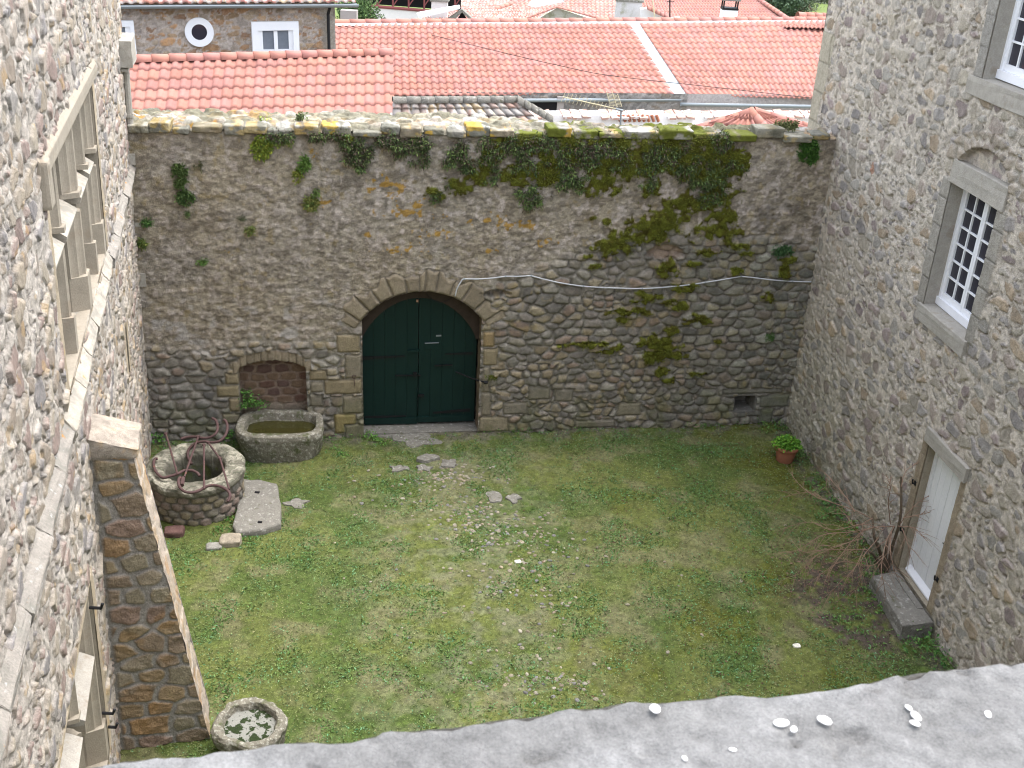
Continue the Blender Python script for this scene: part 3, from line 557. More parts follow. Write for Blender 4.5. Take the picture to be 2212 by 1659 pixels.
# ------------------------------------------------------------------ house on the left
PAL_L = [(.38, .32, .245), (.35, .29, .23), (.33, .25, .215), (.31, .285, .26), (.40, .345, .275), (.28, .26, .25), (.37, .315, .26), (.35, .265, .225), (.42, .365, .285)]
def rubble(S, T, seed, cw, chh, pal, mortar, cover=0.0, relief=1.0):
    """mortar-smeared rubble: flat-faced stones of mixed size in thick rough mortar; relief (m) and colour"""
    nr = fbm(S * 15, T * 15, seed + 1, 4, .6); nf = fbm(S * 6, T * 8, seed + 2, 5, .62); nl = fbm(S * 1.1, T * 1.1, seed + 3, 3)
    ws = S + (fbm(S * 3.5, T * 3.5, seed + 4, 3) - .5) * .22; wt = T + (fbm(S * 3, T * 3.5, seed + 5, 3) - .5) * .15
    e, cx, cy, f1, bx, by = voro(ws / cw, wt / chh, seed + 6, .9); e2, cx2, cy2, _, bx2, by2 = voro(ws / (cw * .5) + 3, wt / (chh * .55), seed + 16, .95)
    sm = h3(cx, cy, seed + 7) < .26
    e = np.where(sm, np.minimum(e2 * .9, e * 2), e); cx = np.where(sm, cx2 + 777, cx); cy = np.where(sm, cy2, cy); bx = np.where(sm, bx2, bx); by = np.where(sm, by2, by)
    r1, r2, r3 = h3(cx, cy, seed + 8), h3(cx, cy, seed + 9), h3(cx, cy, seed + 10)
    gap = .04 + .16 * r3 ** 2 + cover * (.5 + nl - .3) + .12 * (nf - .5) + .06 * (nr - .5); m = sst(gap, gap + .05, e)
    face = (fbm(S * 18 + r1 * 9, T * 10, seed + 12, 3) - .5) * .014
    h = relief * (m * (.004 + .024 * r2 + face) + (1 - m) * ((nf - .45) * .04 + (nr - .5) * .022) + (bx * (r1 - .5) + by * (r2 - .6)) * .05 * m)
    rim = sst(.04, .0, np.abs(e - gap)) * sst(.38, .55, vn(S * 6, T * 6, seed + 21)); h = h - rim * .02 * relief
    sc = pick(r1, pal) * (.72 + .5 * r2)[..., None] * (.8 + .4 * fbm(S * 14, T * 9, seed + 13, 3))[..., None]; mo = A(*mortar) * (.62 + .72 * nr)[..., None] * (.85 + .3 * nl)[..., None]
    mo = mix(mo, A(*mortar) * 1.18 + 0 * mo, sst(.55, .7, nf) * .6)
    c = mix(mo, sc, m * (.72 + .28 * sst(.3, .5, nr)))
    pit = sst(.68, .78, fbm(S * 12, T * 12, seed + 11, 3)) * (1 - m); h = h - pit * .035 * relief; c = c * (1 - .3 * pit)[..., None]
    return h, c
def recess(F, s0, s1, t0, t1, dep, name, mat, parent, back=True):
    """the four reveals of an opening and a dark room behind it"""
    mb = MB(); th = .06
    mb.fbox(F, s0 - th, s0 + .012, t0, t1, -dep, .004).fbox(F, s1 - .012, s1 + th, t0, t1, -dep, .004)
    mb.fbox(F, s0 - th, s1 + th, t1 - .012, t1 + th, -dep, .002).fbox(F, s0 - th, s1 + th, t0 - th, t0 + .012, -dep, .002)
    return mb.build(name, mat, parent, sub=2, rough=.004)
def post(name, F, s0, s1, t0, t1, dep, mat, parent, flutes=5, stop=.55, front=.0):
    """moulded window post: flat inner part, ridged splay in front, plain stop at the foot"""
    n = 6 * flutes; prof = []
    hw = (s1 - s0) / 2; sc_ = (s0 + s1) / 2
    for i in range(n + 1):
        u = i / n; q = -1 + 2 * u; depth = front - (abs(q) ** 1.3) * dep * .45; depth -= .022 * abs(math.sin(u * flutes * math.pi)) ** .7
        prof.append((sc_ + q * hw, depth))
    prof += [(s1, front - dep), (s0, front - dep)]
    MBp = MB(); MBp.prism([F.pt(a, t0 + stop, b) for a, b in prof], F.et * (t1 - t0 - stop))
    plain = [(s0, front - dep * .5), (s0 + hw * .45, front + .005), (s1 - hw * .45, front + .005), (s1, front - dep * .5), (s1, front - dep), (s0, front - dep)]
    MBp.prism([F.pt(a, t0, b) for a, b in plain], F.et * (stop - .002))
    return MBp.build(name, mat, parent)
def left_house():
    root = thing('manor_house', 'sunlit rubble stone house along the left edge with mullioned windows and a sloping buttress', 'building')
    s = np.concatenate([np.arange(-.35, 8, .022), np.arange(8, 14.6, .015), np.arange(14.6, 18, .05)]); t = np.concatenate([np.arange(-.15, 4, .02), np.arange(4, 10.4, .016)]); S, T = np.meshgrid(s, t)
    h, c = rubble(S, T, 500, .36, .235, PAL_L, (.50, .45, .39), .07, 1.2)
    # big squared stones near the camera, dressed surrounds
    def near(s0, s1, t0, t1): return np.minimum(np.minimum(S - s0, s1 - S), np.minimum(T - t0, t1 - T))
    win = (4.7, 9.0, 5.5, 7.66); low = (9.05, 12.6, .9, 3.32); slit = (3.05, 3.3, 2.9, 3.75)
    for (a, b, u, v) in (win, low, slit):
        q = near(a - .2, b + .16, u - .02, v + .05); k = sst(-.02, .01, q + (fbm(S * 3, T * 3, 601, 2) - .5) * .12); jn = vn(S * 0, T / .42, 603) * .3
        h = h * (1 - k) + k * (.012 + (fbm(S * 15, T * 15, 602, 3) - .5) * .006); c = mix(c, A(.47, .39, .28) * (.85 + jn)[..., None], k)
    keep = ~(((S > win[0]) & (S < win[1]) & (T > win[2]) & (T < win[3])) | ((S > low[0]) & (S < low[1]) & (T > low[2]) & (T < low[3])) | ((S > slit[0]) & (S < slit[1]) & (T > slit[2]) & (T < slit[3] - .0)))
    ol = sst(.70, .76, fbm(S * 5, T * 5, 611, 3)); c = mix(c, A(.48, .30, .10) + 0 * c, ol * .4)
    g4 = keep[:-1, :-1] | keep[1:, :-1] | keep[:-1, 1:] | keep[1:, 1:]
    sheet('house_wall', L.pt(S, T, h), c, M['rough_masonry'], root, keep=g4)
    MB().fbox(L, -.35, -.3, -.1, 10.4, -3, 0).build('end_wall', M['plaster'], root)
    # upper window
    wo = bpy.data.objects.new('mullioned_window', None); link(wo, root)
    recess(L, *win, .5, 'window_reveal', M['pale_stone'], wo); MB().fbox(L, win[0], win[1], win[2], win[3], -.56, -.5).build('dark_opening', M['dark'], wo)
    for (a, b, fr) in ((7.86, 8.10, -.02), (6.48, 6.92, .0), (5.5, 5.72, -.02), (4.62, 4.98, .0)):
        post('mullion', L, a, b, 5.5, 6.66, .36, M['pale_stone'], wo, 3 if b - a < .3 else 5, .42, fr); post('mullion', L, a, b, 6.84, 7.66, .36, M['pale_stone'], wo, 3 if b - a < .3 else 5, .06, fr)
    for (a, b) in ((4.98, 5.5), (5.72, 6.48), (6.92, 7.86), (8.10, 9.0)):
        MB().prism([L.pt(a - .02, 6.67, -.04), L.pt(a - .02, 6.74, -.02), L.pt(a - .02, 6.86, -.2), L.pt(a - .02, 6.86, -.42), L.pt(a - .02, 6.67, -.42)], L.es * (b - a + .04)).build('transom', M['sill_stone'], wo)
    MB().prism([L.pt(4.4, 7.66, -.3), L.pt(4.4, 7.66, .015), L.pt(4.4, 7.72, .05), L.pt(4.4, 7.86, .05), L.pt(4.4, 7.92, .0), L.pt(4.4, 7.95, -.3)], L.es * 4.9).build('lintel_hood', M['pale_stone'], wo, bevel=.01, sub=1, rough=.004)
    MB().fbox(L, 9.1, 9.3, 7.45, 7.9, -.1, .09).build('hood_stop', M['pale_stone'], wo, bevel=.04, rough=.004)
    # string course with sloping top; window sill slabs are part of it
    ss = [-.3, .9, 1.9, 2.9, 3.8, 4.7, 5.5, 6.2, 7.0, 7.8, 8.6, 9.5, 10.3, 11.3, 12.3, 13.3, 14.5, 15.6, 16.8, 18.0]
    so = bpy.data.objects.new('string_course', None); link(so, root)
    for i, (a, b) in enumerate(zip(ss[:-1], ss[1:])):
        o_ = .10 + .012 * math.sin(i * 2.1); tp = 5.50 if 4.4 < a < 9 else 5.46
        MB().prism([L.pt(a + .006, 5.20, -.05), L.pt(a + .006, 5.24, o_ - .03), L.pt(a + .006, 5.36, o_), L.pt(a + .006, tp, .0), L.pt(a + .006, tp + .012, -.45 if 4.4 < a < 9 else -.02), L.pt(a + .006, 5.20, -.45)], L.es * (b - a - .012)).build('sill_slab', M['sill_stone'] if 4.4 < a < 9 else M['ledge'], so, bevel=.008, sub=3, rough=.014)
    # corner pilaster above the coping, with its little cornice block
    MB().tube([L.pt(.05, 5.45, .05), L.pt(.05, 7.0, .05)], .06, 10).tube([L.pt(-.12, 5.45, .04), L.pt(-.12, 7.0, .04)], .05, 10).tube([L.pt(.05, 6.2, .05), L.pt(.05, 6.26, .05)], .085, 10).fbox(L, -.25, .2, 5.42, 5.6, -.05, .1).build('corner_shaft', M['grey_stone'], root, smooth=False)
    MB().fbox(L, -.35, .45, 7.0, 7.06, -.1, .12).fbox(L, -.35, .5, 7.08, 7.5, -.1, .2).build('cornice_block', M['grey_stone'], root, bevel=.015, sub=2, rough=.008)
    MB().tube([L.pt(.0, 3.4, .05), L.pt(.0, 5.2, .05)], .07, 10).fbox(L, -.15, .15, 3.2, 3.45, -.02, .12).fbox(L, -.12, .12, 4.3, 4.38, -.02, .13).build('corner_shaft', M['grey_stone'], root)
    # slit window
    recess(L, *slit, .3, 'slit_reveal', M['pale_stone'], root); MB().fbox(L, slit[0], slit[1], slit[2], slit[3], -.36, -.3).build('slit_window', M['dark'], root)
    # lower window
    wo = bpy.data.objects.new('mullioned_window', None); link(wo, root)
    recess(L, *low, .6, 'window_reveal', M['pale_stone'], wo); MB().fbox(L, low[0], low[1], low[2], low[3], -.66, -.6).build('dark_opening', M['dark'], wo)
    post('window_jamb', L, 9.0, 9.3, .9, 3.3, .4, M['pale_stone'], wo, 5, .5, .0); post('mullion', L, 10.25, 10.5, .9, 2.42, .4, M['pale_stone'], wo, 4, .3, -.03); post('mullion', L, 10.25, 10.5, 2.62, 3.3, .4, M['pale_stone'], wo, 4, .05, -.03)
    for (a, b) in ((9.28, 10.26), (10.49, 11.6)):
        MB().prism([L.pt(a, 2.40, -.02), L.pt(a, 2.46, .0), L.pt(a, 2.66, -.34), L.pt(a, 2.40, -.42)], L.es * (b - a)).build('transom', M['grey_stone'], wo)
    for (sx, tx) in ((9.12, 3.0), (9.1, 1.5), (9.0, 1.2)):
        MB().tube([L.pt(sx, tx, -.02), L.pt(sx + .03, tx, .1), L.pt(sx + .03, tx + .06, .12)], .018, 6).build('shutter_pin', M['black_iron'], wo)
    # buttress
    b0, b1 = 7.6, 8.15; pj = lambda z: 1.10 - (1.10 - .46) * z / 4.27
    u = np.linspace(-.04, 1, 90); z = np.arange(-.1, 4.3, .0135); U, Z = np.meshgrid(u, z); N_ = U * pj(Z)
    nf = fbm(N_ * 7, Z * 9, 701, 5, .62); nr = fbm(N_ * 16, Z * 16, 702, 4)
    en, cx, cy, f1, bx, by = voro((N_ + (fbm(N_ * 2, Z * 2, 703, 2) - .5) * .1) / .40, (Z + (fbm(N_ * 2, Z * 2, 704, 2) - .5) * .07) / .25, 712, .55)
    r1, r2, r3 = h3(cx, cy, 1), h3(cx, cy, 2), h3(cx, cy, 3); gp_ = .02 + .06 * r3 + .07 * (nr - .5); m = sst(gp_, gp_ + .06, en) * sst(.02, .08, N_)
    h = m * .022 + (nf - .5) * .045 * m * (r2 > .35) + (nr - .5) * .012
    c = mix(A(.31, .29, .26) * (.8 + .4 * nr)[..., None], pick(r1, [(.27, .20, .12), (.24, .19, .12), (.27, .18, .10), (.22, .17, .12), (.25, .21, .15), (.23, .20, .14), (.23, .165, .125)]) * (.95 + .6 * nf)[..., None], m)  # brown stones, toned darker than the sloping face: shade put into the colour
    c = mix(c, A(.34, .19, .06) + 0 * c, m * sst(.56, .68, fbm(N_ * 3, Z * 3, 720, 3)) * .35)
    bo = bpy.data.objects.new('buttress', None); link(bo, root)
    P = L.pt(b1, Z, N_) + L.es * h[..., None]; sheet('buttress_side', P, c, M['masonry'], bo)
    sv = np.arange(0, .5501, .016); S3, Z3 = np.meshgrid(sv, z); n3 = fbm(S3 * 8, Z3 * 8, 731, 5); e3, c3, d3, *_ = voro(S3 / .3, Z3 / .3, 733, .6)
    cc = mix(A(.50, .43, .35) * (.75 + .5 * n3)[..., None], pick(h3(c3, d3, 3), [(.44, .36, .27), (.46, .34, .22), (.4, .34, .28), (.5, .42, .34)]), sst(.05, .12, e3) * .8)  # paler stones than on the side: the brighter light is put into the colour
    cc = mix(cc, A(.46, .25, .08) + 0 * cc, sst(.62, .72, fbm(S3 * 6, Z3 * 3, 735, 3)) * .5)
    sheet('buttress_face', L.pt(b1 + .012 - S3, Z3, pj(Z3) + (n3 - .5) * .04 + sst(.0, .1, e3) * .01 - .01), cc, M['rough_masonry'], bo)
    pz = [L.pt(b0, zz, pj(zz)) for zz in (-.1, 4.3)]; MB().prism([L.pt(b0, -.1, -.05), pz[0], pz[1], L.pt(b0, 4.3, -.05)], -L.es * .02).build('buttress_back', M['plaster'], bo)
    V, Fs = rbox_grid(L.pt(b0 - .04, 4.26, -.12), L.es * .62, L.et * .62, L.n * .64, 18, .03, .008, 5)
    q = (V - L.pt(0, 4.26, 0)); nn_ = q @ L.n; tt = q @ L.et; lim = .13 + np.clip(.56 - nn_, 0, 1) * .32 + .03 * np.sin(q @ L.es * 9); newt = np.minimum(tt, lim); V = V + np.outer(newt - tt, L.et)
    n5 = fbm(V[:, 0] * 9, V[:, 1] * 9 + V[:, 2] * 9, 740, 4); cc = np.tile(A(.40, .35, .29), (len(V), 1)) * (.45 + 1.1 * n5)[:, None]; cc = mix(cc, A(.44, .3, .16) + 0 * cc, sst(.6, .7, n5) * .6)
    mesh_np('cap_stone', V, Fs, cc, M['rough_masonry'], bo)
left_house()

# ------------------------------------------------------------------ house on the right
PAL_R = [(.40, .36, .29), (.38, .355, .31), (.35, .325, .30), (.33, .27, .25), (.42, .385, .33), (.43, .34, .24), (.31, .285, .265), (.44, .39, .31), (.38, .32, .27)]
def casement(F, s0, s1, t0, t1, n, cols, rows, parent, mat, name='window_frame'):
    """two-leaf white casement: outer frame, leaves with glazing bars, glass"""
    fw = .055; mb = MB(); mb.fbox(F, s0, s0 + fw, t0, t1, n - .06, n + .03).fbox(F, s1 - fw, s1, t0, t1, n - .06, n + .03).fbox(F, s0 + fw, s1 - fw, t1 - fw, t1, n - .06, n + .028).fbox(F, s0, s1, t0 - .02, t0 + .10, n - .06, n + .06)
    mb.build(name, mat, parent, bevel=.004)
    sm = (s0 + s1) / 2
    for (a, b) in ((s0 + fw, sm - .003), (sm + .003, s1 - fw)):
        mb = MB(); st = .055; u, v = t0 + .10, t1 - fw
        mb.fbox(F, a, a + st, u, v, n - .04, n + .012).fbox(F, b - st, b, u, v, n - .04, n + .012).fbox(F, a + st, b - st, u, u + .09, n - .04, n + .01).fbox(F, a + st, b - st, v - .06, v, n - .04, n + .01)
        u += .09; v -= .06
        for i in range(1, cols): x = a + st + (b - a - 2 * st) * i / cols; mb.fbox(F, x - .014, x + .014, u, v, n - .035, n + .006)
        for j in range(1, rows): y = u + (v - u) * j / rows; mb.fbox(F, a + st, b - st, y - .014, y + .014, n - .035, n + .004)
        lf = mb.build('window_leaf', mat, parent, bevel=.003)
        MB().fbox(F, a + st - .005, b - st + .005, u - .005, v + .005, n - .03, n - .022).build('window_pane', M['glass'], parent)
def right_house():
    root = thing('stone_house', 'tall rubble stone house on the right with white small paned windows and a white door', 'building')
    s = np.concatenate([np.arange(-1.55, 3.2, .02), np.arange(3.2, 10.2, .0165), np.arange(10.2, 18.5, .05)]); t = np.arange(-.15, 10.9, .0175); S, T = np.meshgrid(s, t)
    h, c = rubble(S, T, 800, .36, .215, PAL_R, (.56, .50, .42), .05, 1.0)
    cl = (sst(3.5, .5, T) * sst(6, 0, S)); c = mix(c, c * A(.9, .93, .88), cl)
    w1 = (4.24, 5.62, 4.47, 6.43); w2 = (4.42, 5.82, 7.93, 10.1); dr = (5.36, 6.42, .28, 2.64)
    nj = fbm(S * 4, T * 4, 811, 2) - .5
    def surround(q, wl, wr, wt_, col, seed):
        nonlocal h, c
        s0, s1, t0, t1 = q; row = np.floor((T - t0) / .42); alt = h3(row, row * 0, seed); ex = .10 + .14 * alt
        dist = np.minimum(np.minimum(S - (s0 - wl * (.55 + ex * 2.2)), (s1 + wr * (.55 + ex * 2)) - S), np.minimum(T - (t0 - .01), t1 + .02 - T)); dist = dist + nj * .03
        k = sst(-.01, .012, dist); ro = np.abs(((T - t0) / .42) % 1 - .5) * .42; j = sst(.012, .0, .21 - ro) * k
        h = h * (1 - k) + k * (.02 + (fbm(S * 16, T * 16, 813, 3) - .5) * .01 + .006 * alt); h = h - j * .015
        c = mix(c, A(*col) * (.84 + .3 * alt)[..., None] * (.85 + .3 * fbm(S * 6, T * 6, 815, 3))[..., None], k); c = c * (1 - .35 * j)[..., None]
    surround(w1, .26, .26, .3, (.34, .315, .27), 3); surround(w2, .28, .26, .3, (.33, .31, .275), 4); surround(dr, .20, .16, .2, (.33, .27, .19), 6)
    # relieving arch over the window: rough stones standing proud of a sunken panel
    ac = (w1[0] + w1[1]) / 2 + .12; rr = np.hypot((S - ac) / .72, (T - 6.66) / .42); sunk = (rr < 1) & (T > 6.72); h = np.where(sunk, -.09, h)
    ring = (rr >= 1) & (rr < 1.55) & (T > 6.7); a_ = np.arctan2(S - ac, T - 6.5); ea, ca, _, _, _, _ = voro(a_ / .24, rr * .8, 821, .2); h = np.where(ring, .035 * sst(.03, .12, ea) + nj * .03, h); c = np.where(ring[..., None], mix(c, A(.32, .27, .21) * (.75 + .5 * h3(ca, ca * 0, 3))[..., None], sst(.04, .12, ea) * .8), c)
    # quoins on the far corner
    row = np.floor(T / .55); lg = .30 + .38 * h3(row, row * 0, 831); q = (S < -1.5 + lg) & (T > 5.2); fr_ = (T / .55) % 1; jq = sst(.05, .0, np.minimum(fr_, 1 - fr_)); prop = h3(row, row * 0, 833) > .35
    q = q & prop; h = np.where(q, .02 - jq * .015, h); c = np.where(q[..., None], A(.44, .40, .31) * (1 - .3 * jq)[..., None] * (.85 + .3 * fbm(S * 5, T * 5, 835, 3))[..., None], c)
    ck = np.abs(S + 1.02 + (fbm(T * 1.2, T * 0, 841, 4) - .5) * .55); h = h - sst(.03, 0, ck) * .07 * sst(5.5, 6.2, T)
    for (a, b, w_, hh, col) in ((5.15, 5.6, .1, .16, (.42, .24, .11)), (1.6, 5.9, .1, .12, (.4, .2, .12))): k = sst(1, .8, np.hypot((S - a) / w_, (T - b) / hh)); c = mix(c, A(*col) + 0 * c, k * .8)
    gm = sst(.5, .62, fbm(S * 3, T * 3, 851, 4)) * sst(.7, .1, T) * .5; c = mix(c, A(.15, .15, .07) + 0 * c, gm)
    hl = False
    for (a, b, u, v) in (w1, w2, dr): hl = hl | ((S > a) & (S < b) & (T > u) & (T < v))
    keep = ~(hl[:-1, :-1] & hl[1:, :-1] & hl[:-1, 1:] & hl[1:, 1:])
    sheet('house_wall', R.pt(S, T, h), c, M['masonry'], root, keep=keep, flip=True)
    zz = np.arange(-.1, 10.9, .05); nn = np.arange(0, 5, .1); Z4, N4 = np.meshgrid(zz, nn); hq, cq = rubble(N4, Z4, 870, .3, .2, PAL_R, (.42, .38, .31)); kq = sst(.5, .3, N4) * (h3(np.floor(Z4 / .55), np.floor(Z4 / .55) * 0, 833) > .2)
    cq = mix(cq, A(.44, .40, .32) + 0 * cq, kq); sheet('gable_wall', R.pt(-1.55 - hq * .3, Z4, -N4 + .02), cq, M['masonry'], root)
    for q, dep, nm in ((w1, .34, 0), (w2, .38, 0)):
        wo = bpy.data.objects.new('window', None); link(wo, root)
        recess(R, q[0], q[1], q[2], q[3], dep, 'window_reveal', M['grey_stone'], wo)
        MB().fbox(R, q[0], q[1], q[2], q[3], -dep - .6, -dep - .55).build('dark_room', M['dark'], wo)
        casement(R, q[0] + .01, q[1] - .01, q[2] + .05, q[3] - .01, -.235, 2, 6, wo, M['white_paint'])
    MB().fbox(R, w1[0] - .08, w1[1] + .08, w1[2] - .24, w1[2] + .015, -.3, .06).build('window_sill', M['grey_stone'], root, bevel=.012, sub=3, rough=.006)
    MB().fbox(R, w2[0] - .32, w2[1] + .3, w2[2] - .24, w2[2] + .015, -.3, .045).build('window_sill', M['grey_stone'], root, bevel=.012, sub=3, rough=.006)
    MB().prism([R.pt(w1[0] - .02, w1[3] - .01, -.26), R.pt(w1[0] - .02, w1[3] - .01, .045), R.pt(w1[0] - .02, w1[3] + .33, .035), R.pt(w1[0] - .02, w1[3] + .33, -.26)], R.es * (w1[1] - w1[0] + .16)).build('window_lintel', M['grey_stone'], root, bevel=.012, sub=3, rough=.006)
    MB().fbox(R, dr[0] - .10, dr[1] + .12, dr[3] - .01, dr[3] + .23, -.2, .06).build('door_lintel', M['grey_stone'], root, bevel=.012, sub=3, rough=.006)
    recess(R, dr[0], dr[1], dr[2], dr[3], .3, 'door_reveal', M['dressed'], root)
    do = bpy.data.objects.new('house_door', None); link(do, root); do['label'] = 'plain white boarded door'
    mb = MB(); k = 6; a0, a1 = dr[0] + .07, dr[1] - .02
    for i in range(k): x = a0 + (a1 - a0) * i / k; mb.fbox(R, x + .002, x + (a1 - a0) / k - .002, dr[2] + .02, dr[3] - .04, -.20, -.155 - .002 * (i % 2))
    mb.build('door_boards', M['door_white'], do, bevel=.003)
    MB().fbox(R, dr[0], a0 - .002, dr[2], dr[3], -.22, -.12).fbox(R, dr[0], dr[1], dr[3] - .038, dr[3] - .005, -.22, -.12).build('door_frame', M['door_white'], do, bevel=.004)
    MB().prism([R.pt(a0, dr[2] + .03, -.16), R.pt(a0, dr[2] + .03, -.07), R.pt(a0, dr[2] + .06, -.07), R.pt(a0, dr[2] + .13, -.15)], R.es * (a1 - a0)).build('weather_bar', M['white_paint'], do)
    MB().fbox(R, a1 - .14, a1 - .08, 1.28, 1.40, -.154, -.145).tube([R.pt(a1 - .11, 1.36, -.15), R.pt(a1 - .11, 1.36, -.10), R.pt(a1 - .2, 1.36, -.10)], .009, 6).build('door_handle', M['black_iron'], do)
    for (x, y) in ((5.27, 1.85), (5.26, .95), (6.50, .9)): MB().tube([R.pt(x, y, .0), R.pt(x, y, .07), R.pt(x, y + .07, .08)], .016, 6).fbox(R, x - .03, x + .03, y - .04, y + .04, .01, .03).build('shutter_pin', M['black_iron'], root)
    o = MB().prism([R.pt(5.42, -.1, .04), R.pt(5.5, -.1, .52), R.pt(6.78, -.1, .56), R.pt(6.72, -.1, .04)], A(0, 0, .36)).build('door_step', M['slab'], None, bevel=.02, sub=4, rough=.012)
    tag(o, 'worn mossy stone doorstep block below the white door', 'doorstep')
    o = MB().prism([R.pt(5.6, .255, .06), R.pt(5.6, .255, .16), R.pt(6.4, .255, .16), R.pt(6.4, .255, .06)], A(0, 0, .03)).build('door_sill', M['slab'], root, bevel=.006)
right_house()

# ------------------------------------------------------------------ well and troughs
WELL = A(-5.38, 15.95, 0)
def well():
    root = thing('stone_well', 'round rubble stone well with a thick lichened rim, left of the long trough', 'well')
    n = 260; zz = np.arange(-.1, .60, .014); th = np.linspace(0, 2 * math.pi, n + 1); TH, Z = np.meshgrid(th, zz)
    per = 22; U = TH / (2 * math.pi) * per; row = Z / .145
    e, cx, cy, *_ = voro(U * .95 + (fbm(U, row, 3, 2) - .5) * .3, row + (fbm(U * .7, row, 4, 2) - .5) * .3, 900, .35); cx = np.mod(cx, 21)
    r1 = h3(cx, cy, 9); r2 = h3(cx, cy, 10); nf = fbm(U * 2.5, Z * 12, 905, 4); m = sst(.04, .15, e)
    h = m * .03 + sst(0, .4, e) * .008 + (nf - .5) * .035; rd = .765 + h
    c = mix(A(.16, .145, .12) * (.8 + .4 * nf)[..., None], pick(r1, [(.24, .2, .14), (.2, .18, .14), (.26, .22, .15), (.17, .16, .14), (.23, .18, .15)]) * (.75 + .5 * nf)[..., None], m)
    sheet('well_shaft', np.stack([WELL[0] + np.cos(TH) * rd, WELL[1] + np.sin(TH) * rd, Z], -1), c, M['col_stone'], root)
    # rim: worn ring stones, profile swept round
    prof = np.array([(.50, -.9), (.49, .3), (.50, .66), (.53, .73), (.60, .765), (.70, .775), (.77, .775), (.82, .75), (.845, .70), (.84, .63), (.81, .58), (.74, .56)])
    tt = np.linspace(0, len(prof) - 1, 90); pr = np.stack([np.interp(tt, range(len(prof)), prof[:, 0]), np.interp(tt, range(len(prof)), prof[:, 1])], 1)
    TH, I = np.meshgrid(th, np.arange(90)); rr = pr[I, 0]; z = pr[I, 1]; X = np.cos(TH) * rr; Y = np.sin(TH) * rr
    nf = fbm(X * 7 + z * 5 + 5, Y * 7 + z * 4, 911, 4); n2 = fbm(X * 20, Y * 20 + z * 20, 913, 3)
    edg = np.min([np.abs(np.angle(np.exp(1j * (TH - a)))) for a in (.3, 1.25, 2.3, 3.5, 4.4, 5.4)], 0) * rr; jt = sst(.022, .0, edg) * (z > .3)
    rr = rr + (nf - .5) * .06 - jt * .02; z = z + (n2 - .5) * .022 - jt * .03
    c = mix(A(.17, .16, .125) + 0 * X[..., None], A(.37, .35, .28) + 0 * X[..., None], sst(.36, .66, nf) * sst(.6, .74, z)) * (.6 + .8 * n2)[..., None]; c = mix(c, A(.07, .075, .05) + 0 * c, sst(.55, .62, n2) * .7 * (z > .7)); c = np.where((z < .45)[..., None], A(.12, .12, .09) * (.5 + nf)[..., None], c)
    c = mix(c, A(.1, .12, .03) + 0 * c, sst(.5, .6, fbm(X * 4 + 3, Y * 4 + z * 6, 917, 3)) * sst(.55, .66, rr) * (z < .7) * .0 + sst(.55, .65, nf) * (z < .45) * .8)
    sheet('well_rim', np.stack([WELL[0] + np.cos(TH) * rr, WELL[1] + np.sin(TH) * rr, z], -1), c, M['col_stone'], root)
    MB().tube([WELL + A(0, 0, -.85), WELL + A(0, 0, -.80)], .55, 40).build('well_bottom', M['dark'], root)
well()
def crv(pts, n=10):
    """Catmull-Rom through points"""
    P = [np.asarray(p, float) for p in pts]; P = [2 * P[0] - P[1]] + P + [2 * P[-1] - P[-2]]; out = []
    for i in range(1, len(P) - 2):
        for k in range(n):
            t = k / n; a, b, c, d = P[i - 1:i + 3]
            out.append(.5 * ((2 * b) + (-a + c) * t + (2 * a - 5 * b + 4 * c - d) * t * t + (-a + 3 * b - 3 * c + d) * t ** 3))
    out.append(P[-2]); return out
def q4(x, y, z):
    return gz((360 + x / 4.365) / 1.1573, (1000 + y / 4.365) / 1.1573, z)
def ironwork():
    root = thing('wrought_iron_frame', 'rusty wrought iron scroll frame lying across the top of the well', 'ironwork')
    def sc(pts, r=.025):
        MB().tube(crv([q4(*p) for p in pts]), r, 8).build('scroll', M['iron'], root, smooth=True)
    sc([(150, 640, .84), (118, 645, .84), (105, 700, .84), (130, 780, .84), (200, 845, .84), (290, 830, .86), (370, 805, .88), (440, 770, .86), (520, 768, .85), (580, 795, .84), (608, 830, .82)])
    sc([(395, 845, .92), (375, 880, .92), (390, 950, .9), (450, 1000, .88), (530, 1008, .86), (610, 985, .86), (680, 945, .88), (760, 930, .88), (850, 950, .88), (915, 990, .86), (940, 1045, .82), (915, 1110, .76)])
    sc([(520, 700, .6), (480, 620, .68), (490, 540, .76), (560, 475, .84), (650, 452, .88), (750, 462, .9), (830, 445, .94), (890, 380, 1.0), (910, 300, 1.06), (895, 235, 1.1), (868, 215, 1.12)])
    sc([(400, 425, .84), (470, 405, .86), (560, 402, .88), (640, 415, .9), (710, 410, .92), (780, 370, .98), (805, 300, 1.04), (785, 225, 1.1), (745, 198, 1.12)])
    def rod(a, b, r=.017):
        MB().tube([q4(*a), q4(*b)], r, 8).tube([q4(*a) - A(0, 0, .02), q4(*a) + A(0, 0, .02)], .03, 8).build('rod', M['iron'], root)
    rod((240, 370, 1.05), (365, 812, .9)); rod((592, 400, .92), (440, 840, .9)); rod((655, 490, .9), (655, 972, .9)); rod((700, 462, .92), (830, 640, .92)); rod((830, 640, .92), (930, 975, .88), .017)
    MB().tube([q4(425, 850, .9), q4(415, 930, .88)], .035, 8).build('rod', M['iron'], root)
ironwork()
def superring(cx, cy, ax, ay, n, e=3.0, ux=A(1, 0), uy=A(0, 1)):
    th = np.linspace(0, 2 * math.pi, n, endpoint=False); c, s = np.cos(th), np.sin(th)
    x = np.sign(c) * np.abs(c) ** (2 / e) * ax; y = np.sign(s) * np.abs(s) ** (2 / e) * ay
    return np.stack([cx + x * ux[0] + y * uy[0], cy + x * ux[1] + y * uy[1]], 1)
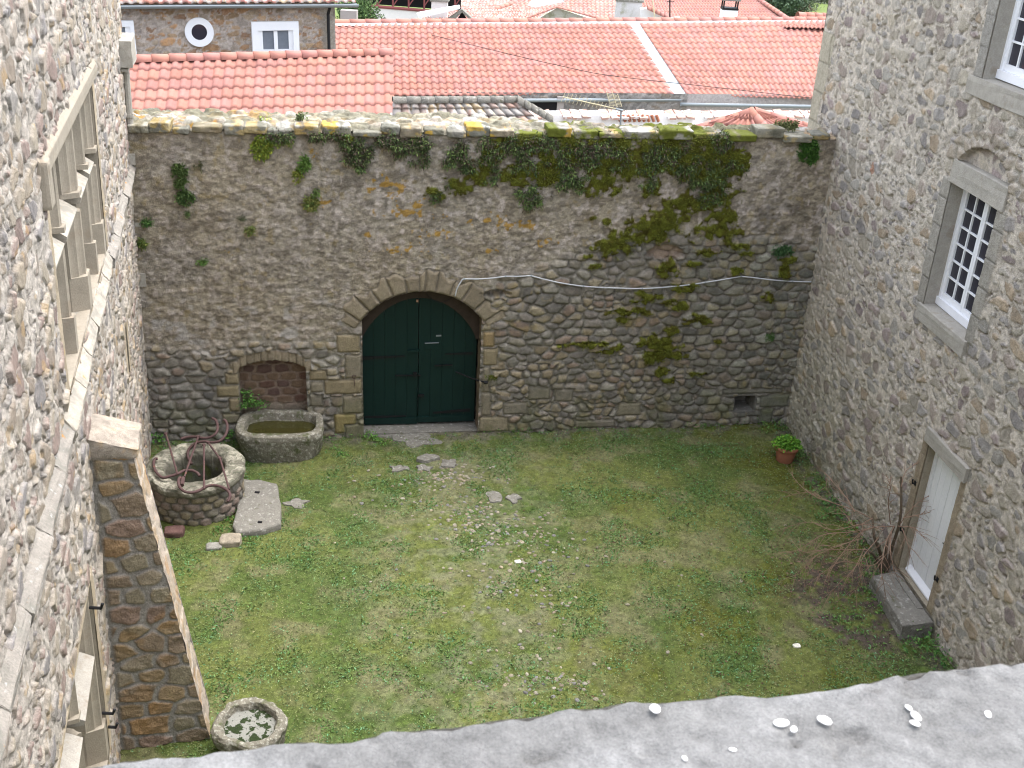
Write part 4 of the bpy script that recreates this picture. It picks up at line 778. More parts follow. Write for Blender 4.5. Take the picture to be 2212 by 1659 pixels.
def basin(name, parent, loops, mat, seed, rough=.03, sub=5):
    """loops: list of (ring (n,2), z) from outside foot over the rim and down inside"""
    n = len(loops[0][0]); P = []
    for (r0, z0), (r1, z1) in zip(loops[:-1], loops[1:]):
        for k in range(sub):
            t = k / sub; xy = r0 * (1 - t) + r1 * t; z = np.full((n, 1), 1.0) * (z0 * (1 - t) + z1 * t); P.append(np.hstack([xy, z]))
    P.append(np.hstack([loops[-1][0], np.full((n, 1), loops[-1][1])])); P = np.array(P); P = np.concatenate([P, P[:, :1]], 1)
    ctr = P[:, :-1].mean((0, 1)); nf = fbm(P[..., 0] * 6 + P[..., 2] * 3, P[..., 1] * 6 - P[..., 2] * 4, seed, 4) - .5; n2 = fbm(P[..., 0] * 22, P[..., 1] * 22 + P[..., 2] * 17, seed + 3, 2) - .5
    dv = P - ctr; dv[..., 2] *= .6; dv /= np.linalg.norm(dv, axis=-1, keepdims=True); P = P + dv * (nf * rough * 2 + n2 * rough * .6)[..., None]
    return sheet(name, P, None, mat, parent, flip=True)
def troughs():
    root = thing('stone_trough', 'long hollowed stone trough with water below the blocked niche', 'trough')
    c0 = A(-4.34, 17.92); ang = .12; ux = A(math.cos(ang), math.sin(ang)); uy = A(-math.sin(ang), math.cos(ang)); n = 120
    R_ = lambda a, b, e=3.6, dx=0, dy=0: superring(c0[0] + dx, c0[1] + dy, a, b, n, e, ux, uy)
    basin('trough_body', root, [(R_(.70, .50, 3, 0, -.02), -.05), (R_(.78, .56, 3), .22), (R_(.82, .58, 3.4), .50), (R_(.80, .56, 3.4), .57), (R_(.72, .48, 3.6), .585), (R_(.66, .42, 4, 0, .02), .57), (R_(.64, .38, 4, .0, .02), .40), (R_(.60, .34, 4), .15), (R_(.02, .02, 2), .14)], M['trough'], 1001)
    wr = superring(c0[0], c0[1] + .02, .655, .40, 60, 4, ux, uy); MB().add([(p[0], p[1], .40) for p in wr], [tuple(range(60))]).build('water', M['water'], root)
    root = thing('stone_trough', 'small rounded lichen covered trough at the foot of the buttress, behind the parapet', 'trough')
    c1 = A(-3.10, 10.33); ca = -.35; u2 = A(math.cos(ca), math.sin(ca)); v2 = A(-math.sin(ca), math.cos(ca))
    Q = lambda a, b, e=2.2, dx=0, dy=0: superring(c1[0] + dx, c1[1] + dy, a * .84, b * .84, n, e, u2, v2) * (1 + .0 * a)
    basin('trough_body', root, [(Q(.46, .44), -.05), (Q(.54, .5), .25), (Q(.56, .52), .40), (Q(.52, .48), .44), (Q(.44, .40, 2.0), .43), (Q(.41, .37, 2), .36), (Q(.36, .33, 2), .2), (Q(.02, .02), .18)], M['trough'], 1011, .05)
    wr = superring(c1[0], c1[1], .36, .325, 40, 2.0, u2, v2); MB().add([(p[0], p[1], .335) for p in wr], [tuple(range(40))]).build('duckweed', vary('crusted_water', (.025, .04, .012), .6, 20, 70, 1.0, .02, spots=[(7, .47, .5, (.27, .27, .24)), (24, .6, .64, (.04, .05, .03))]), root)
    # slab by the well with two sockets, little block, odd stones
    ring = [q4(1050, 860, .14), q4(1250, 868, .14), q4(1450, 905, .14), q4(1490, 1120, .14), q4(1495, 1340, .14), q4(1300, 1410, .13), q4(1005, 1440, .13), q4(965, 1370, .14), q4(1010, 1200, .14), q4(1030, 1000, .14)]
    rb = thing('stone_slab', 'big rough grey slab with two small sockets lying beside the well', 'stone slab')
    pts = np.array([ring[i] * (1 - k / 8) + ring[(i + 1) % len(ring)] * k / 8 for i in range(len(ring)) for k in range(8)]); cen = pts.mean(0); n_ = len(pts); V = []; Fs = []; lv = [(1.0, -.16), (1.01, -.03), (.985, 0.0), (.93, .012), (.7, .016), (.4, .018), (.15, .018)]
    for i, (k, dz) in enumerate(lv):
        for p in pts: q = cen + (p - cen) * k; f = float(fbm(q[0] * 7 + A(0), q[1] * 7 + A(0), 1021, 3)[0]) - .5; V.append((q[0] + f * .02, q[1] + f * .02, q[2] + dz + f * .035))
    V.append((cen[0], cen[1], cen[2] + .018))
    for i in range(len(lv) - 1):
        for j in range(n_): Fs.append((i * n_ + j, i * n_ + (j + 1) % n_, (i + 1) * n_ + (j + 1) % n_, (i + 1) * n_ + j))
    for j in range(n_): Fs.append(((len(lv) - 1) * n_ + j, (len(lv) - 1) * n_ + (j + 1) % n_, len(V) - 1))
    MB().add(V, Fs).build('slab_body', M['slab'], rb, smooth=True)
    for (x, y, w_) in ((1235, 1005, .035), (1265, 1328, .03)):
        p = q4(x, y, .165); MB().box(p - A(w_ * 1.2, w_ * .7, .012), A(w_ * 2.4, 0, 0), A(0, w_ * 1.4, 0), A(0, 0, .016)).build('socket', M['dark'], rb)
    for i, (x, y, a, b, hh, lab) in enumerate(((950, 1545, .17, .14, .12, 'squared brown block of stone in grass below the big slab'), (770, 1600, .13, .09, .07, 'small grey stone half sunk left of the squared block'), (335, 1450, .16, .12, .12, 'dark red brown stone at the foot of the well'))):
        p = q4(x, y, .05); V, Fs = rbox_grid(p - A(a, b, .08), A(2 * a, .05, 0), A(-.03, 2 * b, 0), A(0, 0, hh + .03), 9, .04, .012, 50 + i)
        cc = np.tile(A(*((.30, .26, .20), (.27, .26, .23), (.14, .08, .07))[i]), (len(V), 1)) * (.7 + .6 * fbm(V[:, 0] * 14, V[:, 1] * 14, 60 + i, 3))[:, None]
        o = mesh_np('loose_stone', V, Fs, cc, M['col_stone']); tag(o, lab, 'stone', 'loose stones near the well')
troughs()

# ------------------------------------------------------------------ plants
def tufts(name, centres, normal, per, length, ca, cb, parent=None, droop=.5, asp=.22, rad=.05):
    C = np.repeat(centres, per, 0); n = len(C); d = RNG.normal(size=(n, 3)); d = d + np.asarray(normal) * 1.0; d /= np.linalg.norm(d, axis=1, keepdims=True); d[:, 2] -= droop * RNG.random(n)
    C = C + d * RNG.random((n, 1)) * rad; return leaves(name, C, length * RNG.uniform(.6, 1.3, n), leafcols(n, ca, cb, .35), parent, direction=d, aspect=asp, spread=.5)
FERN = [(775, 330, 34, 30, 34), (770, 358, 16, 12, 12), (850, 300, 40, 18, 22), (860, 325, 24, 14, 10), (905, 325, 30, 34, 22), (880, 300, 30, 14, 10), (970, 325, 32, 30, 26), (1015, 355, 20, 14, 10), (1050, 325, 20, 30, 14), (1090, 345, 46, 26, 26), (1105, 310, 26, 20, 14), (1150, 335, 40, 36, 30), (1170, 305, 40, 14, 14),
        (1210, 375, 30, 36, 30), (1230, 330, 30, 30, 20), (1300, 315, 55, 26, 34), (1300, 345, 50, 22, 26), (1370, 320, 60, 26, 36), (1400, 350, 50, 22, 24), (1450, 320, 40, 26, 24), (1240, 400, 20, 16, 12), (1140, 418, 26, 16, 14), (1150, 440, 20, 10, 6), (1500, 385, 44, 26, 30), (1545, 380, 30, 40, 24), (1585, 365, 26, 22, 14), (1560, 305, 24, 20, 16), (1530, 430, 24, 14, 12), (1480, 350, 36, 26, 18),
        (1400, 400, 16, 12, 6), (985, 398, 18, 10, 6), (940, 425, 14, 8, 5), (1060, 385, 20, 12, 8), (1000, 330, 20, 20, 8), (1270, 360, 40, 22, 16), (640, 292, 60, 8, 14), (700, 290, 40, 10, 10), (740, 300, 14, 12, 7), (600, 292, 30, 8, 8)]
def ferns():
    C = []
    for x, y, rx, ry, n in FERN:
        for i in range(int(n * 1.5)):
            a = RNG.uniform(0, 6.28); r = math.sqrt(RNG.random()); q = W.px(x + rx * r * math.cos(a), y + ry * r * math.sin(a)); C.append(W.pt(q[0], q[1], .03))
    C = np.array(C); C = C[fbm(C[:, 0] * 3.2 + C[:, 1], C[:, 2] * 3.2, 1710, 3) > .40]
    nn = W.n; n = len(C); per = 46; CC = np.repeat(C, per, 0); d = RNG.normal(size=(len(CC), 3)) * .75 + nn * .9; d /= np.linalg.norm(d, axis=1, keepdims=True)
    CC = CC + d * (RNG.random((len(CC), 1)) * .085); tone = np.repeat(RNG.random((n, 1)), per, 0)
    cc = leafcols(len(CC), (.040, .078, .026), (.15, .205, .058), .35) * (.5 + 1.1 * tone ** 1.5); br = RNG.random(len(CC)) < .18 * (1 + (CC[:, 2] > 5.45)); cc[br] = leafcols(br.sum(), (.06, .045, .035), (.13, .09, .06))
    d[:, 2] -= .2
    o = leaves('wall_fern', CC, RNG.uniform(.035, .085, len(CC)), cc, direction=d, aspect=.28, spread=.6); tag(o, 'dark green mass of ferns hanging below the coping of the far wall', 'ferns', kind='stuff')
    mo = []
    for x, y, rx, ry in MOSS:
        for i in range(int(rx * ry * .5) + 14):
            a = RNG.uniform(0, 6.28); r = math.sqrt(RNG.random()) * 1.05; q = W.px(x + rx * r * math.cos(a), y + ry * r * math.sin(a)); mo.append((q[0], q[1]))
    mo = np.array(mo); mo = mo[(fbm(mo[:, 0] * 9, mo[:, 1] * 9, 161, 4) > .47)]; mo = np.repeat(mo, 4, 0) + RNG.normal(size=(len(mo) * 4, 2)) * .022; P = W.pt(mo[:, 0], mo[:, 1], .075 + .03 * RNG.random(len(mo)))
    o = leaves('wall_moss', P, RNG.uniform(.014, .034, len(P)), leafcols(len(P), (.075, .085, .01), (.22, .24, .03), .4), direction=RNG.normal(size=P.shape) * .7 + W.n, aspect=.5); tag(o, 'olive moss cushions on the stones of the far wall', 'moss', kind='stuff')
    pl = [((388, 375), (15, 26), .05, (.05, .09, .02), (.12, .17, .05), 'dark bushy fern tuft high on the left of the wall'), ((402, 425), (19, 15), .05, (.05, .10, .03), (.12, .18, .05), 'twin fern tuft just below the dark bushy tuft'),
          ((428, 355), (8, 12), .035, (.07, .08, .04), (.13, .13, .06), 'thin brownish tuft right of the dark bushy fern'), ((565, 315), (20, 24), .06, (.12, .20, .03), (.33, .35, .05), 'yellow green leafy plant hanging under the left coping stones'),
          ((610, 303), (20, 10), .05, (.10, .18, .04), (.28, .30, .07), 'leafy trailing plant between yellow green plant and ferns'), ((655, 352), (12, 16), .05, (.08, .17, .03), (.18, .28, .06), 'bright green plant on the wall with a tan streak beside it'), ((642, 378), (10, 12), .05, (.12, .18, .03), (.30, .28, .05), 'yellowish plant directly under the bright green plant'),
          ((672, 437), (14, 12), .06, (.10, .16, .04), (.30, .28, .08), 'wilting long stemmed plant in the middle of the rendered wall'), ((688, 415), (10, 8), .05, (.1, .17, .05), (.2, .27, .07), 'small green plant just above the wilting plant'),
          ((318, 480), (10, 7), .045, (.05, .13, .03), (.13, .22, .06), 'small green plant on the wall beside the left house, upper of two'), ((308, 523), (10, 9), .045, (.07, .14, .03), (.24, .25, .06), 'small yellowing plant on the wall beside the left house, lower of two'),
          ((541, 495), (9, 8), .045, (.09, .15, .04), (.24, .24, .07), 'small plant alone in the bare render above the blocked niche'), ((523, 470), (6, 5), .03, (.06, .08, .04), (.12, .13, .06), 'tiny dull plant above left of the lone small plant'), ((438, 563), (9, 5), .04, (.07, .16, .03), (.16, .25, .06), 'small bright plant growing from a crack left of the gate'),
          ((403, 460), (6, 4), .03, (.06, .12, .03), (.13, .18, .06), 'tiny plant under the twin fern tuft'), ((1745, 325), (22, 26), .05, (.03, .09, .015), (.09, .18, .03), 'dark ivy like tuft hanging under the rightmost coping stone'), ((1690, 540), (18, 10), .055, (.03, .08, .03), (.09, .17, .06), 'bluish green fern in the right part of the wall near the house corner'),
          ((1660, 725), (10, 7), .04, (.05, .12, .03), (.11, .2, .05), 'small green fern low in the wall near the right corner'), ((1060, 812), (12, 4), .03, (.07, .10, .015), (.14, .17, .03), 'moss clump beside the iron gate stay'),
          ((570, 253), (12, 8), .06, (.14, .22, .04), (.38, .40, .10), 'yellow green leafy weed growing on top of the wall'), ((650, 250), (8, 6), .05, (.1, .14, .05), (.2, .24, .1), 'grey green weed on top of the wall, right of the yellow one'), ((1700, 268), (30, 7), .05, (.10, .13, .04), (.22, .24, .1), 'dry weeds on top of the wall beside the right house')]
    for (x, y), (rx, ry), ln, ca, cb, lab in pl:
        n = max(14, int(rx * ry * .42)); C = []
        for i in range(n):
            a = RNG.uniform(0, 6.28); r = math.sqrt(RNG.random()); X, Y = x + rx * r * math.cos(a), y + ry * r * math.sin(a)
            if y < 275: p = onp(X, Y, W.O - W.n * .25, W.n); C.append(p)
            else: q = W.px(X, Y); C.append(W.pt(q[0], q[1], .03))
        C = np.array(C); C = C[fbm(C[:, 0] * 9 + C[:, 1] * 2, C[:, 2] * 9, 1700, 2) > .42] if len(C) > 30 else C; o = tufts('wall_plant', C, W.n, 9, ln, ca, cb, droop=.5, asp=.5, rad=.05); tag(o, lab, 'wall plant', 'plants growing on the courtyard wall')
ferns()
def ground_plants():
    def clump(name, pts, per, ln, ca, cb, lab, cat, h=.12, asp=.6, grp=None):
        C = np.repeat(np.array(pts), per, 0); C = C + RNG.normal(size=C.shape) * A(.07, .07, 0); C[:, 2] += RNG.random(len(C)) * h
        d = RNG.normal(size=C.shape); d[:, 2] = np.abs(d[:, 2]) * .5 + .1
        o = leaves(name, C, ln * RNG.uniform(.6, 1.3, len(C)), leafcols(len(C), ca, cb), direction=d, aspect=asp); return tag(o, lab, cat, grp, 'stuff')
    G = lambda x, y, z=0: gz(x, y, z)
    clump('weeds', [W.pt(*W.px(x, y), .0) + W.n * n for x, y, n in ((528, 860, -.1), (540, 868, .0), (552, 878, .0), (536, 876, -.05), (528, 880, 0), (560, 882, -.05))], 50, .06, (.04, .12, .02), (.12, .25, .05), 'green nettles growing in the niche behind the long trough', 'weeds', .1)
    clump('weeds', [G(x, y) for x, y in ((480, 905), (495, 915), (505, 930), (510, 945), (500, 960), (475, 925))], 60, .06, (.03, .11, .02), (.10, .22, .04), 'dark green weeds between the well and the long trough', 'weeds', .3)
    clump('weeds', [G(x, y) for x, y in ((335, 965), (342, 955), (348, 962))], 40, .06, (.04, .13, .02), (.12, .26, .05), 'weeds between the well and the corner of the left house', 'weeds', .22)
    clump('weeds', [G(x, y) for x, y in ((1640, 920), (1660, 905), (1680, 925), (1650, 935), (1630, 905))], 40, .05, (.05, .13, .02), (.15, .26, .06), 'weeds in the wall corner behind the flower pot', 'weeds', .2)
    clump('weeds', [G(x, y) for x, y in ((1760, 1070), (1775, 1090), (1790, 1110), (1810, 1120), (1770, 1120), (1800, 1090), (1750, 1050), (1830, 1150))], 46, .055, (.05, .14, .03), (.14, .26, .07), 'low weeds along the right wall between pot and shrub', 'weeds', .12)
    clump('weeds', [G(x, y) for x, y in ((1880, 1250), (1870, 1280), (1890, 1300), (1900, 1320), (1850, 1330), (1820, 1350), (1860, 1370))], 34, .05, (.05, .13, .03), (.14, .25, .06), 'weeds in front of the doorstep', 'weeds', .1)
    clump('weeds', [G(x, y) for x, y in ((1985, 1370), (1975, 1350), (1998, 1395), (2010, 1420), (2030, 1440), (1960, 1405))], 40, .06, (.03, .11, .02), (.11, .22, .05), 'dark weeds against the wall at the near end of the doorstep', 'weeds', .25)
    clump('weeds', [G(x, y) for x, y in ((490, 1125), (500, 1115), (480, 1140), (470, 1150), (505, 1165), (540, 1170))], 26, .05, (.04, .12, .02), (.12, .24, .05), 'weeds at the foot of the well beside the slab', 'weeds', .08)
    clump('weeds', [G(x, y) for x, y in ((800, 940), (815, 950), (790, 945), (830, 960), (720, 975), (740, 985))], 40, .045, (.07, .18, .03), (.15, .30, .06), 'fresh bright green grass clump left of the gate threshold', 'weeds', .06)
    clump('weeds', [G(x, 933 - (x - 1050) * .028 + RNG.normal() * 3) for x in np.concatenate([RNG.uniform(1040, 1700, 26), RNG.uniform(700, 790, 5)])], 22, .045, (.05, .13, .03), (.15, .25, .07), 'straggling weeds along the foot of the far wall', 'weeds', .10)
    clump('weeds', [R.pt(x, 0, .06 + .12 * RNG.random()) for x in RNG.uniform(1.0, 9.0, 40)], 18, .045, (.05, .12, .03), (.15, .24, .07), 'straggling weeds along the foot of the right wall', 'weeds', .12)
    root = thing('flower_pot', 'terracotta flower pot with leafy green plant in the far right corner', 'flower pot')
    c = G(1694, 995); prof = [(.0, .015), (.15, .0), (.165, .02), (.205, .27), (.205, .275), (.235, .275), (.24, .35), (.215, .355), (.20, .31), (.0, .31)]
    n = 40; V = [(c[0] + r * math.cos(a), c[1] + r * math.sin(a), z) for r, z in prof[1:-1] for a in np.linspace(0, 2 * math.pi, n, endpoint=False)]; k = len(prof) - 2
    MB().add(V, [(i * n + j, i * n + (j + 1) % n, (i + 1) * n + (j + 1) % n, (i + 1) * n + j) for i in range(k - 1) for j in range(n)]).build('pot', M['terracotta'], root, smooth=True)
    MB().tube([c + A(0, 0, .29), c + A(0, 0, .32)], .2, 30).build('soil', vary('potting_soil', (.06, .045, .03)), root)
    CC = []; 
    for i in range(900):
        a = RNG.uniform(0, 6.28); r = .27 * math.sqrt(RNG.random()); CC.append(c + A(r * math.cos(a), r * math.sin(a) * .9, .33 + .22 * RNG.random() * (1 - (r / .32) ** 2)))
    d = RNG.normal(size=(900, 3)); d[:, 2] = np.abs(d[:, 2]) * .4; leaves('foliage', CC, RNG.uniform(.03, .07, 900), leafcols(900, (.06, .19, .02), (.20, .38, .04)), root, direction=d, aspect=.7)
ground_plants()
def shrub():
    root = thing('bare_shrub', 'leafless thorny shrub with arching red brown twigs against the right wall', 'shrub'); rng = random.Random(4)
    base = gz(1915, 1205); mbm = MB()
    def px(x, y, z): return gz((1860 + x / 2.0229) / 1.1573, (900 + y / 2.0229) / 1.1573, z)
    stems = [[(710, 1080, .0), (715, 1000, .35), (725, 930, .7), (760, 840, 1.0)], [(700, 1080, 0), (690, 980, .35), (660, 900, .8), (650, 790, 1.1)], [(720, 1080, 0), (745, 960, .5), (790, 800, 1.3), (795, 590, 2.0)], [(705, 1085, 0), (660, 990, .5), (610, 960, .8)]]
    mains = [[(760, 840, 1.0), (640, 850, 1.05), (560, 900, 1.0), (460, 1030, .8), (420, 1110, .5)], [(650, 850, 1.0), (540, 870, 1.1), (400, 885, 1.0), (300, 945, .8), (180, 1000, .45)], [(700, 860, 1.0), (600, 830, 1.2), (450, 860, 1.1), (330, 820, .9), (200, 850, .6)], [(640, 800, 1.1), (560, 760, 1.2), (430, 715, 1.1), (330, 670, .9), (210, 690, .6), (180, 700, .4)], [(430, 715, 1.1), (360, 690, 1.0), (290, 640, .7), (240, 580, .4)],
             [(760, 840, 1.0), (720, 920, 1.2), (695, 1050, 1.0), (710, 1150, .7), (720, 1210, .3)], [(745, 870, 1.1), (740, 960, 1.2), (760, 1060, .9), (780, 1110, .5)], [(790, 830, 1.2), (840, 760, 1.5), (930, 690, 1.7), (1090, 645, 1.9)], [(930, 690, 1.7), (1000, 650, 1.9), (1030, 600, 2.0)], [(800, 800, 1.4), (900, 780, 1.5), (960, 770, 1.5), (1050, 800, 1.5)], [(740, 830, 1.1), (730, 720, 1.6), (740, 640, 2.0), (720, 580, 2.1)],
             [(795, 640, 1.9), (820, 560, 2.1), (900, 510, 2.2)], [(620, 960, .8), (520, 960, .9), (400, 960, .7), (300, 970, .6), (230, 900, .5)], [(610, 950, .8), (560, 1050, .7), (480, 1130, .45), (430, 1190, .2)], [(600, 900, .9), (480, 940, 1.0), (350, 1000, .7), (250, 1100, .3)], [(680, 900, .9), (600, 1000, .9), (590, 1100, .5), (560, 1180, .2)], [(560, 770, 1.2), (520, 700, 1.3), (450, 620, 1.1), (420, 590, 1.0), (415, 660, .9)], [(650, 800, 1.1), (560, 840, 1.2), (520, 790, 1.2), (470, 740, 1.0)], [(780, 840, 1.3), (860, 850, 1.4), (900, 890, 1.4)], [(800, 850, 1.2), (830, 940, 1.1), (840, 1000, .9)], [(700, 1000, .5), (640, 1040, .5), (500, 1020, .5), (420, 1060, .35), (330, 1130, .15)]]
    for p in stems: P = crv([px(*q) for q in p], 8); MB().tube(P, list(np.linspace(.034, .016, len(P))), 7).build('stem', M['bark'], root)
    for p in mains:
        P = crv([px(*q) for q in p], 8); mb = MB(); mb.tube(P, list(np.linspace(.008, .003, len(P))), 5)
        for k in range(int(len(P) * .75)):
            i = rng.randint(3, len(P) - 2); d = unit(P[i + 1] - P[i]); sd = unit(np.cross(d, A(rng.gauss(0, 1), rng.gauss(0, 1), rng.gauss(0, 1)))); ln = rng.uniform(.1, .36)
            q = [P[i], P[i] + (d * .6 + sd * .5) * ln * .5, P[i] + (d * .9 + sd * .7 - A(0, 0, .2)) * ln]; mb.tube(q, [.004, .003, .0018], 4, False)
        mb.build('branch', M['twig'], root)
    n = 500; P = np.array([gz(1780 + RNG.normal() * 60, 1240 + RNG.normal() * 45) for _ in range(n)]); P[:, 2] += .02
    o = leaves('fallen_leaves', P, RNG.uniform(.03, .06, n), leafcols(n, (.10, .06, .045), (.24, .15, .11)), aspect=.6, direction=RNG.normal(size=(n, 3)) * A(1, 1, .15)); tag(o, 'brown fallen leaves on bare soil under the leafless shrub', 'leaves', kind='stuff')
    for (x, y, lab) in ((1722, 1399, 'pale scrap of litter on the grass near the right end of the parapet'), (1120, 1217, 'white stone shining among the cobbles in mid courtyard')):
        p = gz(x, y); V, Fs = rbox_grid(p - A(.05, .04, 0), A(.10, .02, 0), A(-.02, .08, 0), A(0, 0, .04), 6, .018, .006, 9); o = mesh_np('white_stone', V, Fs, np.tile(A(.75, .73, .62), (len(V), 1)), M['col_stone']); tag(o, lab, 'stone')
shrub()
def conduits():
    def cr(x, y, z=.05):
        q = W.px((1050 + x / 2.1067) / 1.1573, (280 + y / 2.1067) / 1.1573, z); return W.pt(q[0], q[1], z)
    a = [(185, 970), (195, 930), (215, 895), (232, 880), (300, 880), (380, 875), (450, 866), (520, 866), (585, 862)]
    b = [(585, 862), (650, 880), (740, 900), (860, 918), (1000, 926), (1170, 930), (1300, 922), (1400, 912), (1500, 898), (1600, 882), (1690, 866)]
    c = [(1690, 866), (1760, 873), (1850, 884), (1960, 892), (2060, 895)]
    root = thing('cable_conduit', 'grey electric conduit running along the far wall from the gate arch to the right house', 'cable')
    for p in (a, b, c): MB().tube(crv([cr(*q, .065) for q in p], 6), .013, 8).build('conduit_length', M['cable'], root, smooth=True)
    for p in ((232, 880), (450, 866), (585, 862), (860, 918), (1170, 930), (1500, 898), (1690, 866), (1960, 892)): q = cr(*p, .06); MB().tube([q - W.es * .012, q + W.es * .012], .021, 8).build('clip', M['zinc'], root)
    q = [W.pt(*W.px((850 + x / 3.77) / 1.1573, (680 + y / 3.77) / 1.1573, -.1), -.1) for x, y in ((810, 200), (860, 250), (930, 285), (1000, 275), (1060, 235))]
    o = MB().tube(crv(q, 5), .006, 5).build('hanging_wire', M['black_iron'], None); tag(o, 'thin wire sagging across the top of the gate arch', 'wire')
conduits()

# ------------------------------------------------------------------ parapet in the foreground
def parapet():
    root = thing('parapet', 'thick grey stone parapet with lichen in the foreground along the bottom', 'parapet')
    top = 9.86; ex = np.array([gz(x, y, top) for x, y in ((-250, 1680), (0, 1659), (170, 1641), (300, 1622), (460, 1610), (600, 1592), (700, 1588), (1000, 1560), (1250, 1512), (1400, 1500), (1700, 1482), (2000, 1440), (2212, 1418), (2500, 1385), (3600, 1290))]); ex = np.vstack([ex[:1] - A(1.3, .12, 0), ex])
    xs = np.linspace(ex[0, 0] - .6, ex[-1, 0] + .7, 700); ye = np.interp(xs, ex[:, 0], ex[:, 1]) + (fbm(xs * 26, xs * 0, 1101, 5) - .5) * .010
    v = np.concatenate([np.linspace(0, .06, 30), np.linspace(.063, .75, 240)]); X, Vv = np.meshgrid(xs, v); Y = ye[None, :] - Vv
    n1 = fbm(X * 14, Y * 14, 1103, 5); n2 = fbm(X * 60, Y * 60, 1105, 3); n3 = fbm(X * 4, Y * 4, 1107, 3)
    Z = top + (n1 - .5) * .012 + (n2 - .5) * .008 - .010 * sst(.012, 0, Vv) ** 2; pit = sst(.68, .76, fbm(X * 30, Y * 30, 1109, 3)); Z -= pit * .006
    c = mix(A(.175, .172, .165) + 0 * X[..., None], A(.24, .238, .232) + 0 * X[..., None], sst(.4, .6, n3)); c = mix(c, A(.46, .47, .50) + 0 * c, sst(.54, .62, fbm(X * 11 + 3, Y * 14, 1111, 4)) * sst(.06, .16, Vv) * .85)
    c = mix(c, A(.17, .165, .16) + 0 * c, sst(.7, .76, fbm(X * 18, Y * 18, 1113, 3)) * .6); c = c * (.8 + .4 * n2)[..., None]
    m = vary('parapet_stone', None, 1.0, 70, 420, 1.0, .004, bs=300)
    sheet('parapet_top', np.stack([X, Y, Z], -1), c, m, root)
    zz = np.linspace(0, 1, 80); X2, Z2 = np.meshgrid(xs, zz); d = Z2 * .5; sheet('parapet_face', np.stack([X2, np.broadcast_to(ye, X2.shape) + (fbm(X2 * 10, d * 10, 1121, 3) - .5) * .02 * (Z2 > 0.02) - .0 * d, top - .008 - d + (n1[0] - .5) * .016], -1), np.tile(A(.36, .34, .3), X2.shape + (1,)), m, root, flip=True)
    o = MB().box(A(-6, -1.2, -.1), A(13, 0, 0), A(0, 1.75, 0), A(0, 0, 9.5)).build('castle_wall', M['plaster'], None); tag(o, 'wall of the building below the parapet the picture is taken from', 'building')
    def crop(x, y, z): return gz((1200 + x / 1.6265) / 1.1573, (1600 + y / 1.6265) / 1.1573, z)
    sh = [((713, 272), .0085, 'round white shell nearest the courtyard edge of the parapet'), ((1228, 330), .011, 'broad broken white shell on the parapet, largest of them'), ((1278, 355), .006, 'small cream shell touching the broken white one'), ((1402, 318), .010, 'domed white shell right of the broken one'), ((1745, 268), .006, 'thin white shell chip above the open shell'), ((1775, 303), .009, 'open white shell showing its dark inside'), ((1770, 330), .007, 'flat white chip below the open shell'), ((2068, 295), .007, 'small white shell furthest to the right on the parapet'),
          ((833, 473), .0045, 'tiny white crumb beside the dark lichen spot'), ((1030, 438), .005, 'small buff crumb on the parapet left of the shells')]
    for i, ((x, y), r, lab) in enumerate(sh):
        p = crop(x, y, top + .004); o = pebbles('shell', [p - A(0, 0, .002)], [r * .62], [A(.82, .78, .74)], M['shell'], .22 + .08 * (i % 3)); o['label'] = lab; o['category'] = 'shell'; o['group'] = 'white shells lying on the parapet'
parapet()

# ------------------------------------------------------------------ roofs and houses beyond the wall
TILE = [(.345, .158, .122), (.34, .158, .125), (.35, .162, .12), (.33, .155, .122), (.335, .16, .135), (.325, .153, .13)]
def tile_roof(name, P00, P10, P01, P11, cols, rows, parent, amp=.045, step=.04, cols_=TILE, seed=0, nu=9, nv=5, grime=0.0, round_=False):
    """interlocking tiles between eave P00-P10 and ridge P01-P11"""
    uu = np.concatenate([(i + np.linspace(0, 1, nu, endpoint=False)) for i in range(cols)] + [[cols]]); fr = np.array([0, .02, .3, .6, .97]); vv = np.concatenate([(j + fr) for j in range(rows)] + [[rows]])
    U, V = np.meshgrid(uu, vv); a, b = U / cols, V / rows
    P = (P00 * ((1 - a) * (1 - b))[..., None] + P10 * (a * (1 - b))[..., None] + P01 * ((1 - a) * b)[..., None] + P11 * (a * b)[..., None])
    nrm = unit(np.cross(P10 - P00, P01 - P00)); nrm = nrm if nrm[2] > 0 else -nrm
    f = U - np.floor(U); w_ = .66 if not round_ else .95; hgt = np.where(f < w_, np.sqrt(np.clip(1 - ((f - w_ / 2) / (w_ / 2)) ** 2, 0, 1)), 0) * amp
    ji = np.floor(V); g = V - ji; cid = np.minimum(np.floor(U), cols - 1)
    lift = (1 - g) * step; lift = np.where((g < .01), -0.01 + 0 * g, lift); hgt = np.where(g < .01, hgt * .8, hgt)
    r = h3(cid, ji, seed + 1); r2 = h3(cid, ji, seed + 2); hgt = hgt + (r2 - .5) * .006
    P = P + nrm * (hgt + lift)[..., None]
    c = pick(r, cols_) * (.92 + .16 * r2)[..., None]; c = mix(c, c * A(.8, .72, .7), sst(.45, .6, fbm(P[..., 0] * .7, P[..., 1] * .7 + P[..., 2], seed + 8, 4)) * .3)
    pn = fbm(P[..., 0] * 1.5, P[..., 1] * 1.5 + P[..., 2], seed + 5, 4); c = c * (.85 + .3 * pn)[..., None]
    if grime: q = fbm(P[..., 0] * 7, P[..., 1] * 7 + P[..., 2] * 3, seed + 6, 4); c = mix(c, A(.44, .42, .39) + 0 * c, sst(.42, .6, q) * grime); c = mix(c, A(.5, .3, .06) + 0 * c, sst(.64, .7, q) * grime * .5)
    return sheet(name, P, c, M['tile'], parent)
